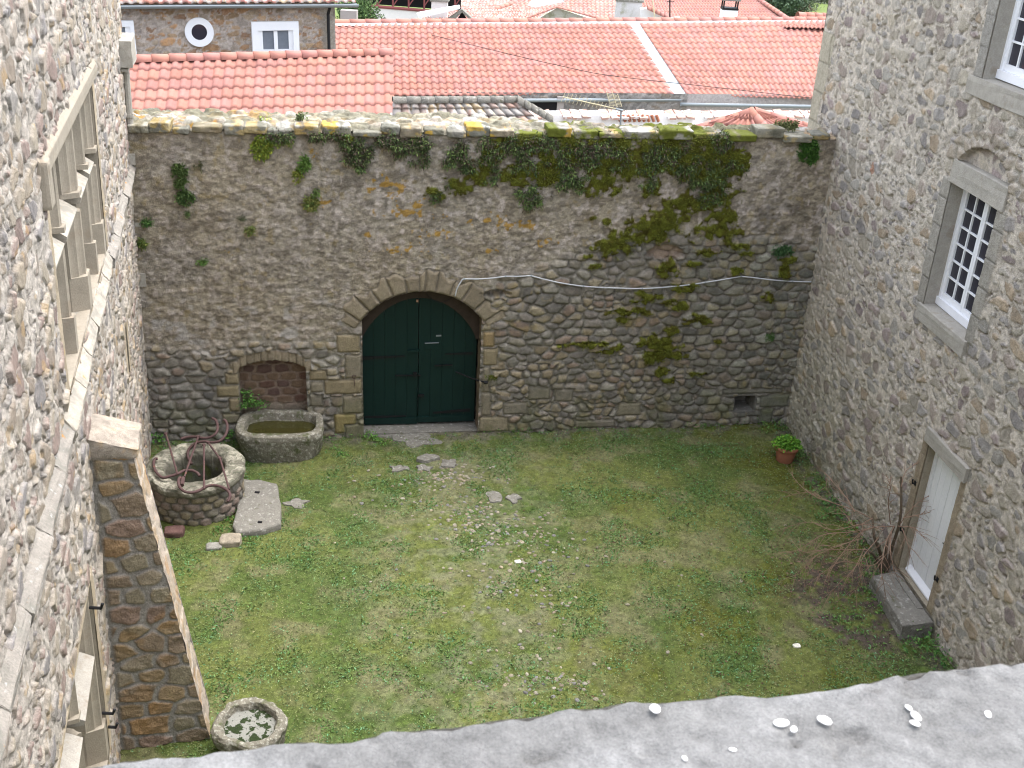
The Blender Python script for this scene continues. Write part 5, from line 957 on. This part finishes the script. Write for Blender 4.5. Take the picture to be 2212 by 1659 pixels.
def ridge(parent, p0, p1, n, r=.11, seed=0):
    """row of overlapping ridge caps as one strip"""
    V = []; d = unit(p1 - p0); sd = unit(np.cross(d, A(0, 0, 1))); Ln = np.linalg.norm(p1 - p0); rows = []; cc = []
    for i in range(n):
        for t, k in ((0, 1.12), (.94, 1.0), (.95, .80), (.99, .80)):
            c = p0 + d * Ln * (i + t) / n; rows.append([c + sd * math.cos(a) * r * k + A(0, 0, 1) * math.sin(a) * r * k for a in np.linspace(-.25, math.pi + .25, 12)]); cc.append(np.tile(A(*TILE[(i * 7 + seed) % 6]) * 1.15, (12, 1)))
    return sheet('ridge_tiles', np.array(rows), np.array(cc), M['tile'], parent)
def gutter(parent, p0, p1, r=.075, name='gutter'):
    d = unit(p1 - p0); sd = unit(np.cross(d, A(0, 0, 1))); n = 24; rows = [[p0 + (p1 - p0) * i / n + sd * math.cos(a) * r + A(0, 0, 1) * math.sin(a) * r for a in np.linspace(math.pi * .98, math.pi * 2.02, 9)] for i in range(n + 1)]
    o = sheet(name, np.array(rows), None, M['zinc'], parent); sm = o.modifiers.new('wall', 'SOLIDIFY'); sm.thickness = .008; return o
def plane_fr(p0, p1):
    """vertical frame through two points at one height, facing the camera"""
    e = unit(A(p1[0] - p0[0], p1[1] - p0[1], 0)); n = A(e[1], -e[0], 0); n = n if n[1] < 0 else -n
    return Fr(A(p0[0], p0[1], 0), e, A(0, 0, 1), n)
def background():
    # first roof behind the wall, pink pantiles
    b = thing('tiled_shed', 'low shed with salmon pantile roof right behind the left half of the wall', 'shed')
    r0, r1 = gz(252, 134, 5.6), gz(849, 117, 5.6); e0, e1 = gz(225, 312, 4.25), gz(852, 300, 4.25); tile_roof('roof_tiles', e0, e1, r0, r1, 27, 8, b, .05, .03, seed=10)
    ridge(b, r0 + A(0, 0, .03), r1 + A(0, 0, .03), 17, .12); F = plane_fr(e0, e1); Lw = np.linalg.norm(e1 - e0)
    MB().prism([e0 + A(.1, .3, -4.3), e1 + A(-.1, .3, -4.3), e1 + A(-.1, .3, -.12), e0 + A(.1, .3, -.12)], A(-.5, 1.2, 0)).build('wall', M['plaster'], b)
    MB().prism([e1 + A(-.02, 0, .0), r1 + A(-.02, 0, 0.0), r1 + A(-.02, 0, -3.5), e1 + A(-.02, 0, -3.5)], A(-.1, 0, 0)).build('gable_wall', M['plaster'], b)
    # stone house with round window
    b = thing('village_house', 'stone village house with a white round window and white framed windows, top left', 'house')
    g0, g1 = gz(200, 11, 6.55), gz(723, 8, 6.55); F = plane_fr(g0, g1); F.O = A(g1[0], g1[1], 0); F.es = -F.es   # s runs leftwards from the right corner
    s = np.arange(0, 7.6, .03); t = np.arange(1.5, 6.62, .03); S, T = np.meshgrid(s, t); h, c = rubble(S, T, 1300, .30, .15, [(.36, .25, .15), (.34, .27, .19), (.40, .33, .26), (.33, .2, .12), (.38, .33, .28), (.42, .25, .13)], (.44, .38, .33), -.03, .6)
    k = sst(.45, .3, S); c = mix(c, A(.36, .33, .28) + 0 * c, k * .8)
    def fp(x, y): 
        q = F.px(x, y); return q
    sheet('house_wall', F.pt(S, T, h), c, M['masonry'], b, flip=True)
    MB().prism([F.pt(0, 0, -.02), F.pt(7.6, 0, -.02), F.pt(7.6, 6.55, -.02), F.pt(0, 6.55, -.02)], -F.n * 6).build('house_body', M['plaster'], b)
    def wnd(x0, y0, x1, y1, gx0, gx1, gy0):
        w_ = bpy.data.objects.new('window', None); link(w_, b); a = fp(x0, y0); c_ = fp(x1, y1 + 12); g_a = fp(gx0, gy0); g_b = fp(gx1, y1 + 4)
        s0, s1 = min(a[0], c_[0]), max(a[0], c_[0]); u0, u1 = min(g_a[0], g_b[0]), max(g_a[0], g_b[0]); t1, t0, gt = a[1], c_[1], g_a[1]
        MB().fbox(F, s0, u0 - .12, t0, t1, -.1, .12).fbox(F, u1 + .12, s1, t0, t1, -.1, .12).fbox(F, u0 - .12, u1 + .12, gt + .12, t1, -.1, .12).build('window_surround', M['white_paint'], w_)
        um = (u0 + u1) / 2; mb = MB().fbox(F, u0 - .12, u0, t0, gt + .12, .02, .08).fbox(F, u1, u1 + .12, t0, gt + .12, .02, .08).fbox(F, um - .05, um + .05, t0, gt + .1, .02, .085).fbox(F, u0, u1, gt - .42, gt - .37, .02, .075)
        for (p, q) in ((u0, um - .05), (um + .05, u1)): mb.prism([F.pt(x, y, -.12) for x, y in [(p, gt + .12)] + [(p + (q - p) * i / 8, gt + .0 - .05 + .08 * math.sin(math.pi * i / 8)) for i in range(9)] + [(q, gt + .12)]], F.n * .025)
        mb.build('window_frame', M['white_paint'], w_); MB().fbox(F, u0, u1, t0, gt + .1, .04, .055).build('window_pane', vary('curtained_glass', (.17, .19, .22), .3, 2, 9, 0, rough=.2), w_)
    wnd(541, 46, 646, 122, 566, 624, 75); wnd(206, 44, 297, 128, 220, 277, 68)
    c0 = fp(430, 69); rO = abs(fp(461, 69)[0] - c0[0]); rI = abs(fp(446, 69)[0] - c0[0]); vs = []; fs = []; n = 48
    for i in range(n):
        a = 2 * math.pi * i / n
        for r_, nn_ in ((rO, .0), (rO, .06), (rI * 1.06, .06), (rI, -.06)): vs.append(F.pt(c0[0] + r_ * math.cos(a), c0[1] + r_ * math.sin(a), nn_))
    for i in range(n):
        for k in range(3): fs.append((i * 4 + k, ((i + 1) % n) * 4 + k, ((i + 1) % n) * 4 + k + 1, i * 4 + k + 1))
    w_ = bpy.data.objects.new('round_window', None); link(w_, b); MB().add(vs, fs).build('window_surround', M['white_paint'], w_); MB().add([F.pt(c0[0] + rI * 1.05 * math.cos(2 * math.pi * i / n), c0[1] + rI * 1.05 * math.sin(2 * math.pi * i / n), .03) for i in range(n)], [tuple(range(n))]).build('window_pane', M['glass'], w_)
    q0 = F.pt(-.55, 6.58, .32); q1 = F.pt(7.6, 6.58, .32); gutter(b, q0, q1, .08)
    tile_roof('roof_tiles', F.pt(7.6, 6.62, .3), F.pt(-.5, 6.62, .3), F.pt(7.6, 8.2, -3.6), F.pt(-.5, 8.2, -3.6), 34, 12, b, .05, .03, seed=40, grime=.8)
    MB().tube([F.pt(.22, 1.5, .12), F.pt(.22, 6.3, .12), F.pt(.2, 6.55, .3)], .045, 8).build('downpipe', M['black_iron'], b)
    # long roof with valley strip
    b = thing('long_house', 'long house beyond the wall with a wide terracotta tile roof and zinc gutters', 'house')
    ZR, ZE = 5.0, 3.55; rA = gz(722, 52, ZR); rB = gz(1360, 52, ZR); rC = gz(1381, 52, ZR); rD = gz(1860, 44, ZR)
    eA = gz(700, 209, ZE); eB = gz(1456, 204, ZE); eC = gz(1484, 207, ZE); eD = gz(1900, 217, ZE)
    tile_roof('roof_tiles', eA, eB, rA, rB, 48, 13, b, .05, .03, seed=60); tile_roof('roof_tiles', eC, eD, rC, rD, 36, 13, b, .05, .03, seed=70)
    up = A(0, 0, .012); sheet('valley_flashing', np.array([[eB + up - A(.1, 0, 0), eC + up + A(.1, 0, 0)], [rB + up - A(.1, 0, 0), rC + up + A(.1, 0, 0)]]), None, M['zinc'], b)
    ridge(b, rA + A(0, 0, .03), rD + A(0, 0, .03), 40, .12, 2)
    sheet('ridge_flashing', np.array([[p + A(.03, -.26, -.02) for p in (rA, rD)], [p + A(0, -.05, .085) for p in (rA, rD)]]), None, M['zinc'], b)
    dz = A(.02, -.12, -.08); gutter(b, eA + dz, gz(1468, 206, ZE) + dz, .085); gutter(b, gz(1470, 208, ZE) + dz + A(0, 0, -.12), eD + dz + A(0, 0, -.1), .085)
    F2 = plane_fr(eA + A(.1, .45, 0), eD + A(.1, .45, 0)); Ls = np.linalg.norm((eD - eA)[:2]); s = np.arange(-1, Ls, .05); t = np.arange(0, ZE + .1, .04); S, T = np.meshgrid(s, t)
    sB = (gz(1468, 206, ZE) - eA)[:2] @ F2.es[:2]; h, c = rubble(S, T, 1400, .4, .22, [(.2, .18, .16), (.17, .16, .15), (.24, .2, .16)], (.28, .26, .24), -.02, .8); pl = S > sB; h = np.where(pl, 0.02, h); c = np.where(pl[..., None], A(.40, .36, .34) * (.8 + .3 * fbm(S * 2, T * 2, 5, 3))[..., None], c)
    sheet('house_wall', F2.pt(S, T, h), c, M['masonry'], b)
    q0 = F2.px(1112, 225); q1 = F2.px(1202, 225); MB().fbox(F2, q0[0], q1[0], 1.6, q1[1] + .18, -.02, .06).build('dark_opening', M['dark'], b); MB().fbox(F2, q1[0] - .0, q1[0] + .22, 1.6, q1[1] + .25, -.02, .09).build('opening_post', M['plaster'], b)
    # end of the roof rises at the right: a second short ridge
    b2 = thing('tiled_house', 'orange hip roof rising above the right end of the long roof, beside the stone house', 'house')
    p0, p1 = onp(1722, 37, A(0, 47, 0), A(0, 1, 0)), onp(1880, 43, A(0, 48, 0), A(0, 1, 0)); tile_roof('roof_tiles', onp(1692, 60, A(0, 43.1, 0), A(0, 1, 0)), onp(1890, 64, A(0, 44.1, 0), A(0, 1, 0)), p0, p1, 22, 8, b2, .05, .03, seed=80); ridge(b2, p0 + A(0, 0, .05), p1 + A(0, 0, .05), 9, .15, 1)
    # weathered canal tile roof just behind the wall
    b = thing('old_shed', 'low shed with grey weathered canal tiles, behind the middle of the wall', 'shed')
    z1, z0 = 5.35, 4.85; tile_roof('roof_tiles', gz(846, 285, z0 - .1), gz(1190, 285, z0 - .1), gz(848, 220, z1), gz(1118, 218, z1), 15, 4, b, .085, .04, [(.36, .27, .23), (.33, .29, .26), (.40, .27, .22), (.3, .28, .26)], 90, grime=.95, round_=True)
    ridge(b, gz(848, 219, z1 + .02), gz(1118, 217, z1 + .02), 9, .10, 3).data.materials[0] = M['slab']; ridge(b, gz(1118, 218, z1 + .02), gz(1195, 262, z0 + .1), 5, .12, 3).data.materials[0] = M['slab']
    q = [gz(850, 285, z0 - .2), gz(1190, 285, z0 - .2)]; MB().prism([q[0] - A(0, 0, 4.5), q[1] - A(0, 0, 4.5), q[1], q[0]], A(-.5, 2.2, 0)).build('wall', M['plaster'], b)
    # limewashed wall with broken tiles along its top
    F3 = plane_fr(gz(1150, 240, 4.6), gz(1800, 240, 4.6)); o = F3.px(1150, 240); s0 = F3.px(1150, 240)[0]; s1 = F3.px(1830, 240)[0]; tt = F3.px(1400, 240)[1]
    b = thing('limewashed_wall', 'white limewashed wall capped with old tiles, behind the right half of the courtyard wall', 'wall')
    MB().fbox(F3, s0, s1, 0, tt - .1, -.5, .0).build('wall_body', M['lime'], b, sub=0)
    n = 34; 
    mb = MB(); rr_ = random.Random(3)
    for i in range(n):
        a = s0 + (s1 - s0) * i / n; w__ = (s1 - s0) / n
        if rr_.random() < .75: mb.prism([F3.pt(a + .02, tt - .1 + rr_.uniform(-.02, .05), -.3), F3.pt(a + w__ - .02, tt - .1 + rr_.uniform(-.02, .05), -.3), F3.pt(a + w__ - .02, tt - .15 - rr_.uniform(0, .05), .12), F3.pt(a + .02, tt - .16 - rr_.uniform(0, .05), .12)], A(0, 0, .05))
    mb.build('cap_tiles', vary('old_cap_tiles', (.42, .27, .22), .5, 4, 20, .5, .01, spots=[(5, .5, .6, (.62, .58, .56))]), b)
    mb = MB(); c_ = F3.px(1380, 258)
    for i in range(9): mb.tube([F3.pt(c_[0] - .5 + i * .13, c_[1] - .05, .02), F3.pt(c_[0] - .58 + i * .13, c_[1] + .12, .02)], .04, 6)
    mb.build('tile_ends', M['terracotta'], b)
    # small hip roof
    b = thing('hip_roof_lean_to', 'tiny hipped pantile roof peeping above the mossy coping near the right house', 'shed')
    ap = gz(1622, 242, 5.2); hl = gz(1530, 268, 4.85); hr = gz(1705, 270, 4.85); hb = gz(1800, 292, 4.7); fl = gz(1452, 296, 4.6); fr2 = gz(1690, 320, 4.6)
    tile_roof('roof_tiles', fl, fr2, ap - A(.2, 0, 0.0), ap + A(.02, 0, 0), 8, 4, b, .05, .03, seed=95); tile_roof('roof_tiles', fr2, hb, ap + A(.02, 0, 0), ap + A(.22, 0, 0), 7, 4, b, .04, .02, seed=97)
    ridge(b, ap, fl + (hl - fl) * .3, 5, .1, 1); ridge(b, ap, fr2, 5, .11, 2); ridge(b, ap + A(.1, .1, 0), hb, 5, .1, 3)
    MB().prism([fl + A(.1, .1, -4.2), fr2 + A(0, .1, -4.2), fr2 + A(0, .1, -.05), fl + A(.1, .1, -.05)], A(.6, .4, 0)).build('wall', M['lime'], b)
background()

def at(x, y, Y):
    d = ray(x, y); return EYE + d * (Y / d[1])
def crown(name, blobs, n, size, ca, cb, parent):
    C = []; tot = sum(b[3] * b[4] * b[5] for b in blobs)
    for (x, y, z, rx, ry, rz) in blobs:
        k = int(n * rx * ry * rz / tot); d = RNG.normal(size=(k, 3)); d /= np.linalg.norm(d, axis=1, keepdims=True); r = RNG.random((k, 1)) ** .45
        C.append(A(x, y, z) + d * r * A(rx, ry, rz) * (1 + .25 * (vn(d[:, :1] * 3 + 5, d[:, 1:2] * 3 + d[:, 2:] * 2, int(abs(x) * 7)) - .5) * 2))
    C = np.concatenate(C); return leaves(name, C, size * RNG.uniform(.6, 1.3, len(C)), leafcols(len(C), ca, cb, .3), parent, aspect=.6)
def distance():
    xs = np.concatenate([np.linspace(-400, -40, 30), np.linspace(-38, 60, 150), np.linspace(65, 400, 30)]); ys = np.concatenate([np.linspace(20.9, 120, 180), np.linspace(123, 420, 60)]); X, Y = np.meshgrid(xs, ys)
    Z = -.12 + sst(95, 300, Y) * 26 * (.7 + .6 * fbm(X * .01, Y * .01, 1500, 3)) + (fbm(X * .3, Y * .3, 1501, 3) - .5) * .3
    c = mix(A(.10, .15, .04) + 0 * X[..., None], A(.17, .21, .06) + 0 * X[..., None], fbm(X * .25, Y * .25, 1503, 4)); c = mix(c, A(.26, .24, .2) + 0 * c, sst(70, 60, Y) * .8)
    o = sheet('village_ground', np.stack([X, Y, Z], -1), c, M['ground']); tag(o, kind='structure')
    # barn with dark open front above a block wall
    b = thing('barn', 'open fronted barn with red steel trusses above a pale concrete block wall', 'barn')
    Yb = 62; p = lambda x, y, Y=Yb: at(x, y, Y)
    F = plane_fr(p(800, 30), p(990, 30, 64)); q0 = F.px(798, 20); q1 = F.px(1000, 20); tl = F.px(800, 14)[1]; tr_ = F.px(935, 26)[1]
    MB().prism([F.pt(q0[0], 0, 0), F.pt(q1[0], 0, 0), F.pt(q1[0], tr_ - .2, 0), F.pt(q0[0], tl, 0)], -F.n * .3).build('block_wall', M['block'], b)
    MB().prism([F.pt(q0[0] - .3, tl + .02, -1.2), F.pt(q1[0] + .3, tr_ - .1, -1.2), F.pt(q1[0] + .3, tl + 3, -1.2), F.pt(q0[0] - .3, tl + 3, -1.2)], -F.n * .1).build('dark_interior', M['dark'], b)
    mb = MB().tube([F.pt(q0[0], tl + .03, .0), F.pt(q1[0], tr_ - .1, .0)], .09, 6); st = vary('red_oxide_steel', (.22, .07, .07), .3)
    for i in range(6):
        a = q0[0] + (q1[0] - q0[0]) * (i + .5) / 6; mb.tube([F.pt(a, tl - .2, -.1), F.pt(a, tl + 2.2, -.1)], .05, 6).tube([F.pt(a, tl, -.1), F.pt(a + .9, tl + 1.2, -.1)], .035, 6)
    mb.build('steel_truss', st, b)
    MB().prism([F.pt(q0[0] - .5, tl + 1.25, .3), F.pt(q1[0] + .5, tl + 1.0, .3), F.pt(q1[0] + .5, tl + 1.4, -3), F.pt(q0[0] - .5, tl + 1.6, -3)], A(0, 0, .1)).build('roof', vary('sheet_roof', (.4, .38, .38)), b)
    # mossy gable roofs with chimneys
    def roof(par, c4, cols, rows, seed, grime=.3, amp=.05): 
        return tile_roof('roof_tiles', at(*c4[0]), at(*c4[1]), at(*c4[2]), at(*c4[3]), cols, rows, par, amp, .03, seed=seed, nu=7, grime=grime)
    def chimney(par, x0, x1, y0, y1, Y, mat, cap=True, dep=.5):
        a, c_ = at(x0, y1, Y), at(x1, y1, Y); top = at((x0 + x1) / 2, y0, Y)[2]; V, Fs = rbox_grid(A(a[0], Y, a[2] - 1.2), A(c_[0] - a[0], 0, 0), A(0, dep, 0), A(0, 0, top - a[2] + 1.2), 8, .03, .02, 3)
        o = mesh_np('chimney', V, Fs, None, mat, par)
        if cap: MB().box(A(a[0] - .06, Y - .06, top - .02), A(c_[0] - a[0] + .12, 0, 0), A(0, dep + .12, 0), A(0, 0, .10)).build('chimney_cap', M['slab'], par, bevel=.02)
        return top, a, c_
    def body(par, pts, dy, mat=None):
        MB().prism([p_ for p_ in pts], A(0, dy, 0)).build('wall', mat or M['plaster'], par)
    b = thing('roofed_outbuilding', 'old outbuilding with white mortared verge, pale chimney and dark gable gap', 'outbuilding')
    roof(b, [(885, 52, 50), (1010, 52, 50), (912, 34, 53), (985, 24, 53)], 14, 5, 1601, .7)
    chimney(b, 931, 966, 3, 36, 51.5, M['block'])
    MB().prism([at(962, 44, 50), at(998, 20, 50), at(1030, 50, 50), at(1024, 52, 50), at(998, 27, 50), at(972, 52, 50)], A(0, .5, 0)).build('verge', M['slab'], b)
    MB().prism([at(975, 60, 50.2), at(998, 26, 50.2), at(1020, 60, 50.2)], A(0, .2, 0)).build('dark_gable', M['dark'], b)
    MB().prism([at(900, 30, 50), at(990, 14, 50), at(992, 20, 50), at(905, 40, 50)], A(0, .6, .0)).build('mortar_verge', M['lime'], b)
    b = thing('terrace_house', 'tiled house with a grey rendered gable and wide red roofs, top centre of the village', 'house')
    roof(b, [(990, 62, 52), (1180, 60, 53), (1030, 22, 58), (1180, 20, 58)], 26, 7, 1611, .5)
    roof(b, [(1120, 58, 57), (1340, 62, 57), (1100, -12, 68), (1340, -12, 68)], 26, 12, 1613, .25)
    roof(b, [(960, 34, 66), (1130, 30, 66), (980, -14, 78), (1130, -16, 78)], 22, 9, 1617, .5)
    MB().prism([at(1130, 60, 52.5), at(1203, 17, 52.5), at(1305, 50, 52.5), at(1305, 70, 52.5), at(1130, 70, 52.5)], A(0, .5, 0)).build('gable_wall', vary('mossy_render', (.40, .39, .33), .5, 3, 20, .5, .01, spots=[(2.2, .5, .62, (.24, .24, .16))]), b)
    ridge(b, at(1128, 44, 52.4), at(1203, 16, 52.4), 7, .06); ridge(b, at(1203, 16, 52.4), at(1308, 44, 52.4), 9, .06)
    ridge(b, at(1000, 42, 57), at(1125, 2, 66), 12, .13)
    chimney(b, 1329, 1384, 3, 46, 51, vary('pale_render', (.58, .56, .55), .3, 2, 12, .5, .01, spots=[(1.6, .52, .64, (.36, .35, .28))]), dep=.9)
    MB().prism([at(1140, 12, 58), at(1150, 2, 58), at(1220, -6, 58), at(1218, 4, 58), at(1156, 16, 58)], A(0, .4, 0)).build('roof_window', M['white_paint'], b)
    b = thing('far_farmhouse', 'big red roofed house with a tall white chimney and black cowl, top right', 'house')
    tile_roof('roof_tiles', at(1340, 60, 58), at(1740, 62, 58), at(1340, -30, 76), at(1590, -30, 76), 50, 16, b, .05, .03, seed=1621, nu=7)
    ridge(b, at(1718, 52, 58), at(1596, -30, 76), 18, .12, 2)
    ridge(b, at(1398, 18, 50), at(1444, 40, 50), 5, .14, 1); MB().prism([at(1384, 50, 50.2), at(1384, 20, 50.2), at(1400, 18, 50.2), at(1445, 42, 50.2), at(1470, 38, 50.2), at(1472, 50, 50.2)], A(0, .5, 0)).build('side_wall', M['lime'], b)
    top, a, c_ = chimney(b, 1557, 1592, 22, 48, 49, M['lime'], False, .6); mb = MB()
    for (dx, dy) in ((0, 0), (1, 0), (0, .5), (1, .5)): x = a[0] + .05 + (c_[0] - a[0] - .1) * dx; mb.tube([A(x, 49.05 + dy, top - .03), A(x, 49.05 + dy, top + .5)], .035, 6)
    mb.box(A(a[0], 49, top), A(c_[0] - a[0], 0, 0), A(0, .6, 0), A(0, 0, .08)); mb.build('chimney_cowl', M['black_iron'], b)
    MB().box(A(a[0] - .05, 48.95, top + .38), A(c_[0] - a[0] + .1, 0, 0), A(0, .7, 0), A(0, 0, .06)).build('cowl_slab', M['slab'], b)
    m = thing('roof_antenna', 'thin dark aerial mast on the far red roof', 'antenna'); MB().tube([at(1447, 48, 49), at(1447, -12, 49)], .03, 6).tube([at(1440, 4, 49), at(1456, 4, 49)], .02, 6).build('mast', M['black_iron'], m)
    m = thing('roof_antenna', 'thin pale aerial mast left of the dark one', 'antenna'); MB().tube([at(1415, 44, 49), at(1408, -12, 49)], .022, 6).build('mast', M['antenna'], m)
    # yagi aerial just behind the courtyard wall
    m = thing('television_aerial', 'yellowish television aerial with comb elements and a mesh reflector behind the wall top', 'antenna')
    def c2(x, y, Y=24.5): return at((1300 + x / 4.809) / 1.1573, y / 4.809 / 1.1573, Y)
    b0, b1 = c2(520, 1165), c2(1180, 1315); MB().tube([b0, b1], .014, 6).build('boom', M['antenna'], m); mb = MB()
    for i in range(15):
        p_ = b0 + (b1 - b0) * i / 14.5; k = c2(560, 1080) - c2(500, 1215); k = k * (.42 - .012 * i); mb.tube([p_ + k, p_ - k], .006, 5)
    mb.build('elements', M['antenna'], m); mb = MB()
    for (x0, y0, x1, y1) in ((1040, 1100, 1075, 1230), (1170, 1130, 1225, 1280), (1100, 1080, 1165, 1285)): mb.tube([c2(x0, y0), c2(x1, y1)], .008, 5)
    for i in range(9): mb.tube([c2(1035 + i * 5, 1120 + i * 18), c2(1165 + i * 7, 1150 + i * 16)], .004, 4)
    mb.build('reflector', M['antenna'], m); MB().tube([c2(1215, 1330), c2(1205, 1560)], .022, 6).tube([c2(1150, 1310), c2(1240, 1330)], .03, 6).build('mast', M['zinc'], m)
    # pole and overhead wires
    o = MB().tube([at(797, 60, 48), at(797, -40, 48)], [.13, .11], 8).build('utility_pole', M['bark'], None); tag(o, 'wooden utility pole beside the dark green bush at the top left', 'pole')
    o = MB().tube(crv([at(797, 36, 47), at(880, 62, 40), at(1080, 112, 34), at(1210, 142, 33), at(1296, 160, 33), at(1417, 175, 33), at(1521, 186, 33), at(1728, 209, 33), at(1800, 215, 33)], 6), .009, 5).build('overhead_wire', M['black_iron'], None); tag(o, 'thin overhead wire crossing in front of the long tiled roof', 'wire')
    # trees
    t = thing('leafy_bush', 'dark green ivy covered bush beside the utility pole', 'bush'); c_ = at(765, 25, 46)
    crown('crown', [(c_[0], 46.5, c_[2] + .2, .9, .9, 1.0), (c_[0] + .5, 46.3, c_[2] - .6, .7, .8, .9), (c_[0] - .4, 46.3, c_[2] - .9, .7, .8, .8)], 5000, .12, (.03, .07, .02), (.12, .2, .06), t); MB().tube([A(c_[0], 46.5, 0), A(c_[0] + .1, 46.5, c_[2])], [.15, .06], 7).build('trunk', M['bark'], t)
    for i in range(7): a = RNG.uniform(0, 6.28); MB().tube([A(c_[0] - .3, 46, c_[2] - .9), A(c_[0] - .3 + math.cos(a) * .9, 45.3, c_[2] - .6 + math.sin(a) * .7)], [.03, .01], 5).build('branch', M['twig'], t)
    o = MB().prism([at(735, 50, 44.6), at(770, 50, 44.6), at(770, 24, 44.6), at(735, 22, 44.6)], A(0, .4, 0)).build('garden_wall', M['plaster'], None); tag(o, 'short grey wall between the village house and the bush', 'wall')
    for (x, y, Y, r, lab, ca, cb) in ((1672, 14, 86, 3.0, 'grey green bare branched tree left of the field', (.11, .13, .09), (.22, .25, .17)), (1700, 16, 84, 2.6, 'dark conifer like tree beside the green field', (.05, .085, .05), (.12, .17, .10)), (1735, -4, 100, 2.6, 'small tree at the far edge of the field', (.09, .11, .07), (.17, .2, .12)), (1640, -2, 95, 3.4, 'hazy tree behind the big red roof', (.12, .14, .1), (.2, .23, .15))):
        t = thing('tree', lab, 'tree', 'trees beyond the village'); c_ = at(x, y, Y); zg = -.1; rr = random.Random(int(x))
        bl = [(c_[0] + rr.gauss(0, .35) * r, Y + rr.gauss(0, .3) * r, c_[2] + rr.gauss(0, .35) * r, r * .5, r * .5, r * .45) for _ in range(9)]
        crown('crown', bl, 9000, .22, ca, cb, t); mb = MB().tube([A(c_[0], Y, zg), A(c_[0], Y, c_[2])], [.35, .2], 7)
        for _ in range(12): a = rr.uniform(0, 6.28); mb.tube([A(c_[0], Y, c_[2] - r * .5), A(c_[0] + math.cos(a) * r * .6, Y - .5, c_[2] + rr.uniform(-.2, .6) * r), A(c_[0] + math.cos(a) * r, Y - .8, c_[2] + rr.uniform(-.6, .6) * r)], [.1, .06, .02], 5)
        mb.build('trunk', M['bark'], t)
distance()
